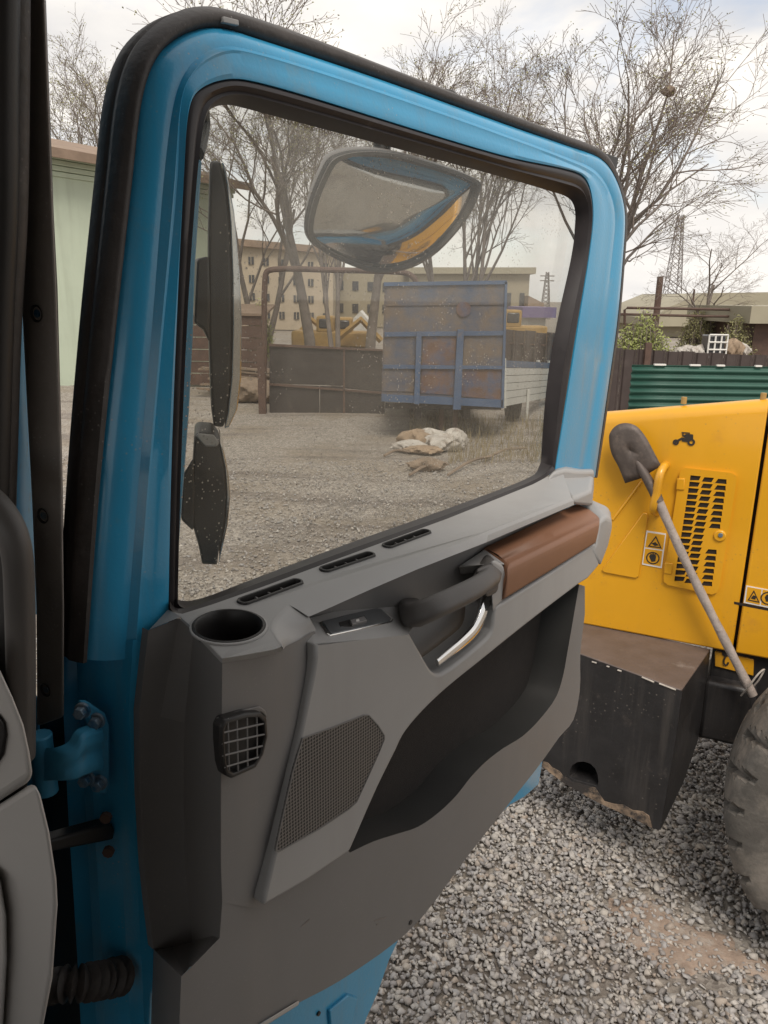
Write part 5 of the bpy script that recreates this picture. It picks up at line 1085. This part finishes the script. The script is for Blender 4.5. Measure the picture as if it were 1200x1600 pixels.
tree(395, 60, 27, 1, .4, 'slim bare tree behind the gate, nearest the long side mirror', (0, 0), 1.15)
tree(482, -40, 25, 0, 1.3, 'straight trunked tree left of the forked one behind the gate', (0, 0), 1.25)
tree(523, 60, 23, 1, 2.0, 'crooked forked tree just behind the dark gate', (.05, 0), .9)
tree(580, 10, 28, 0, 3.5, 'thick trunked tree between the gate and the trailer', (0, 0), 1.25)
tree(697, 90, 30, 0, .7, 'slender tree rising right behind the blue headboard', (0, 0), .85)
tree(752, 5, 27, 2, 1.1, 'tree with several stems behind the right half of the headboard', (.06, 0), .8)
tree(945, -50, 22.5, 2, .3, 'large spreading tree right of the door frame with a nest', (.12, 0), 1.2)
tree(1115, 345, 27, 3, 1.9, 'small bare tree standing in front of the pale hall roof', (.08, 0), 1.5)
q = BY(1045, 143, 22.3)
lump('bird_nest', 1045, 146, 22.3, .17, .17, .13, LOGM, 'dark bird nest high in the big spreading tree', 'nest', 40, None, q[2]-.1)
# --- bushes
def bush(px0, px1, pyt, Y, n, lab, seed, m=BUSH):
    p, q = BY(px0, pyt, Y), BY(px1, pyt, Y); cx_ = (p[0]+q[0])/2; hw = (q[0]-p[0])/2; h = p[2]; rg = random.Random(seed)
    t = thing('bush', (cx_, Y, 0), lab, 'bush'); st_, lf = MB(), MB()
    for k in range(n):
        a = rg.uniform(0, 6.28); r = hw*math.sqrt(rg.random()); x, y = r*math.cos(a), r*math.sin(a)*.7; hh = h*(1-.55*(r/hw)**2)*rg.uniform(.75, 1.05)
        pts = crom([V([cx_+x*.2, Y+y*.2, 0]), V([cx_+x*.6, Y+y*.6, hh*.7]), V([cx_+x*.9, Y+y*.9, hh]), V([cx_+x*1.15, Y+y*1.15, hh*.72])], 5)
        st_.tube(pts, [.018*(1-.85*i/len(pts))+.003 for i in range(len(pts))], 3, False)
        for i in range(44):
            f = rg.uniform(.35, 1)*(len(pts)-1); j = min(int(f), len(pts)-2); c0 = pts[j]*(1-f+j)+pts[j+1]*(f-j)+V([rg.gauss(0, .08), rg.gauss(0, .08), rg.gauss(0, .08)])
            u_ = nv([rg.gauss(0, 1), rg.gauss(0, 1), rg.gauss(0, 1)])*.042; w_ = nv(np.cross(u_, [rg.gauss(0, 1), rg.gauss(0, 1), rg.gauss(0, 1)]))*.016; lf.poly([c0-u_, c0+w_, c0+u_, c0-w_])
    st_.build('stems', TWIG, t, smooth=False); lf.build('foliage', m, t, smooth=False)
bush(950, 1062, 490, 20, 150, 'broad yellow-green bush above the brown fence', 1)
bush(1062, 1130, 482, 27, 110, 'duller green bush behind the sacks', 2, LEAF)
bush(1120, 1185, 496, 24, 90, 'sparse brownish bush right of the wire cage', 3, LEAF)
bush(385, 425, 470, 24, 60, 'fresh green bush behind the gate post', 4)
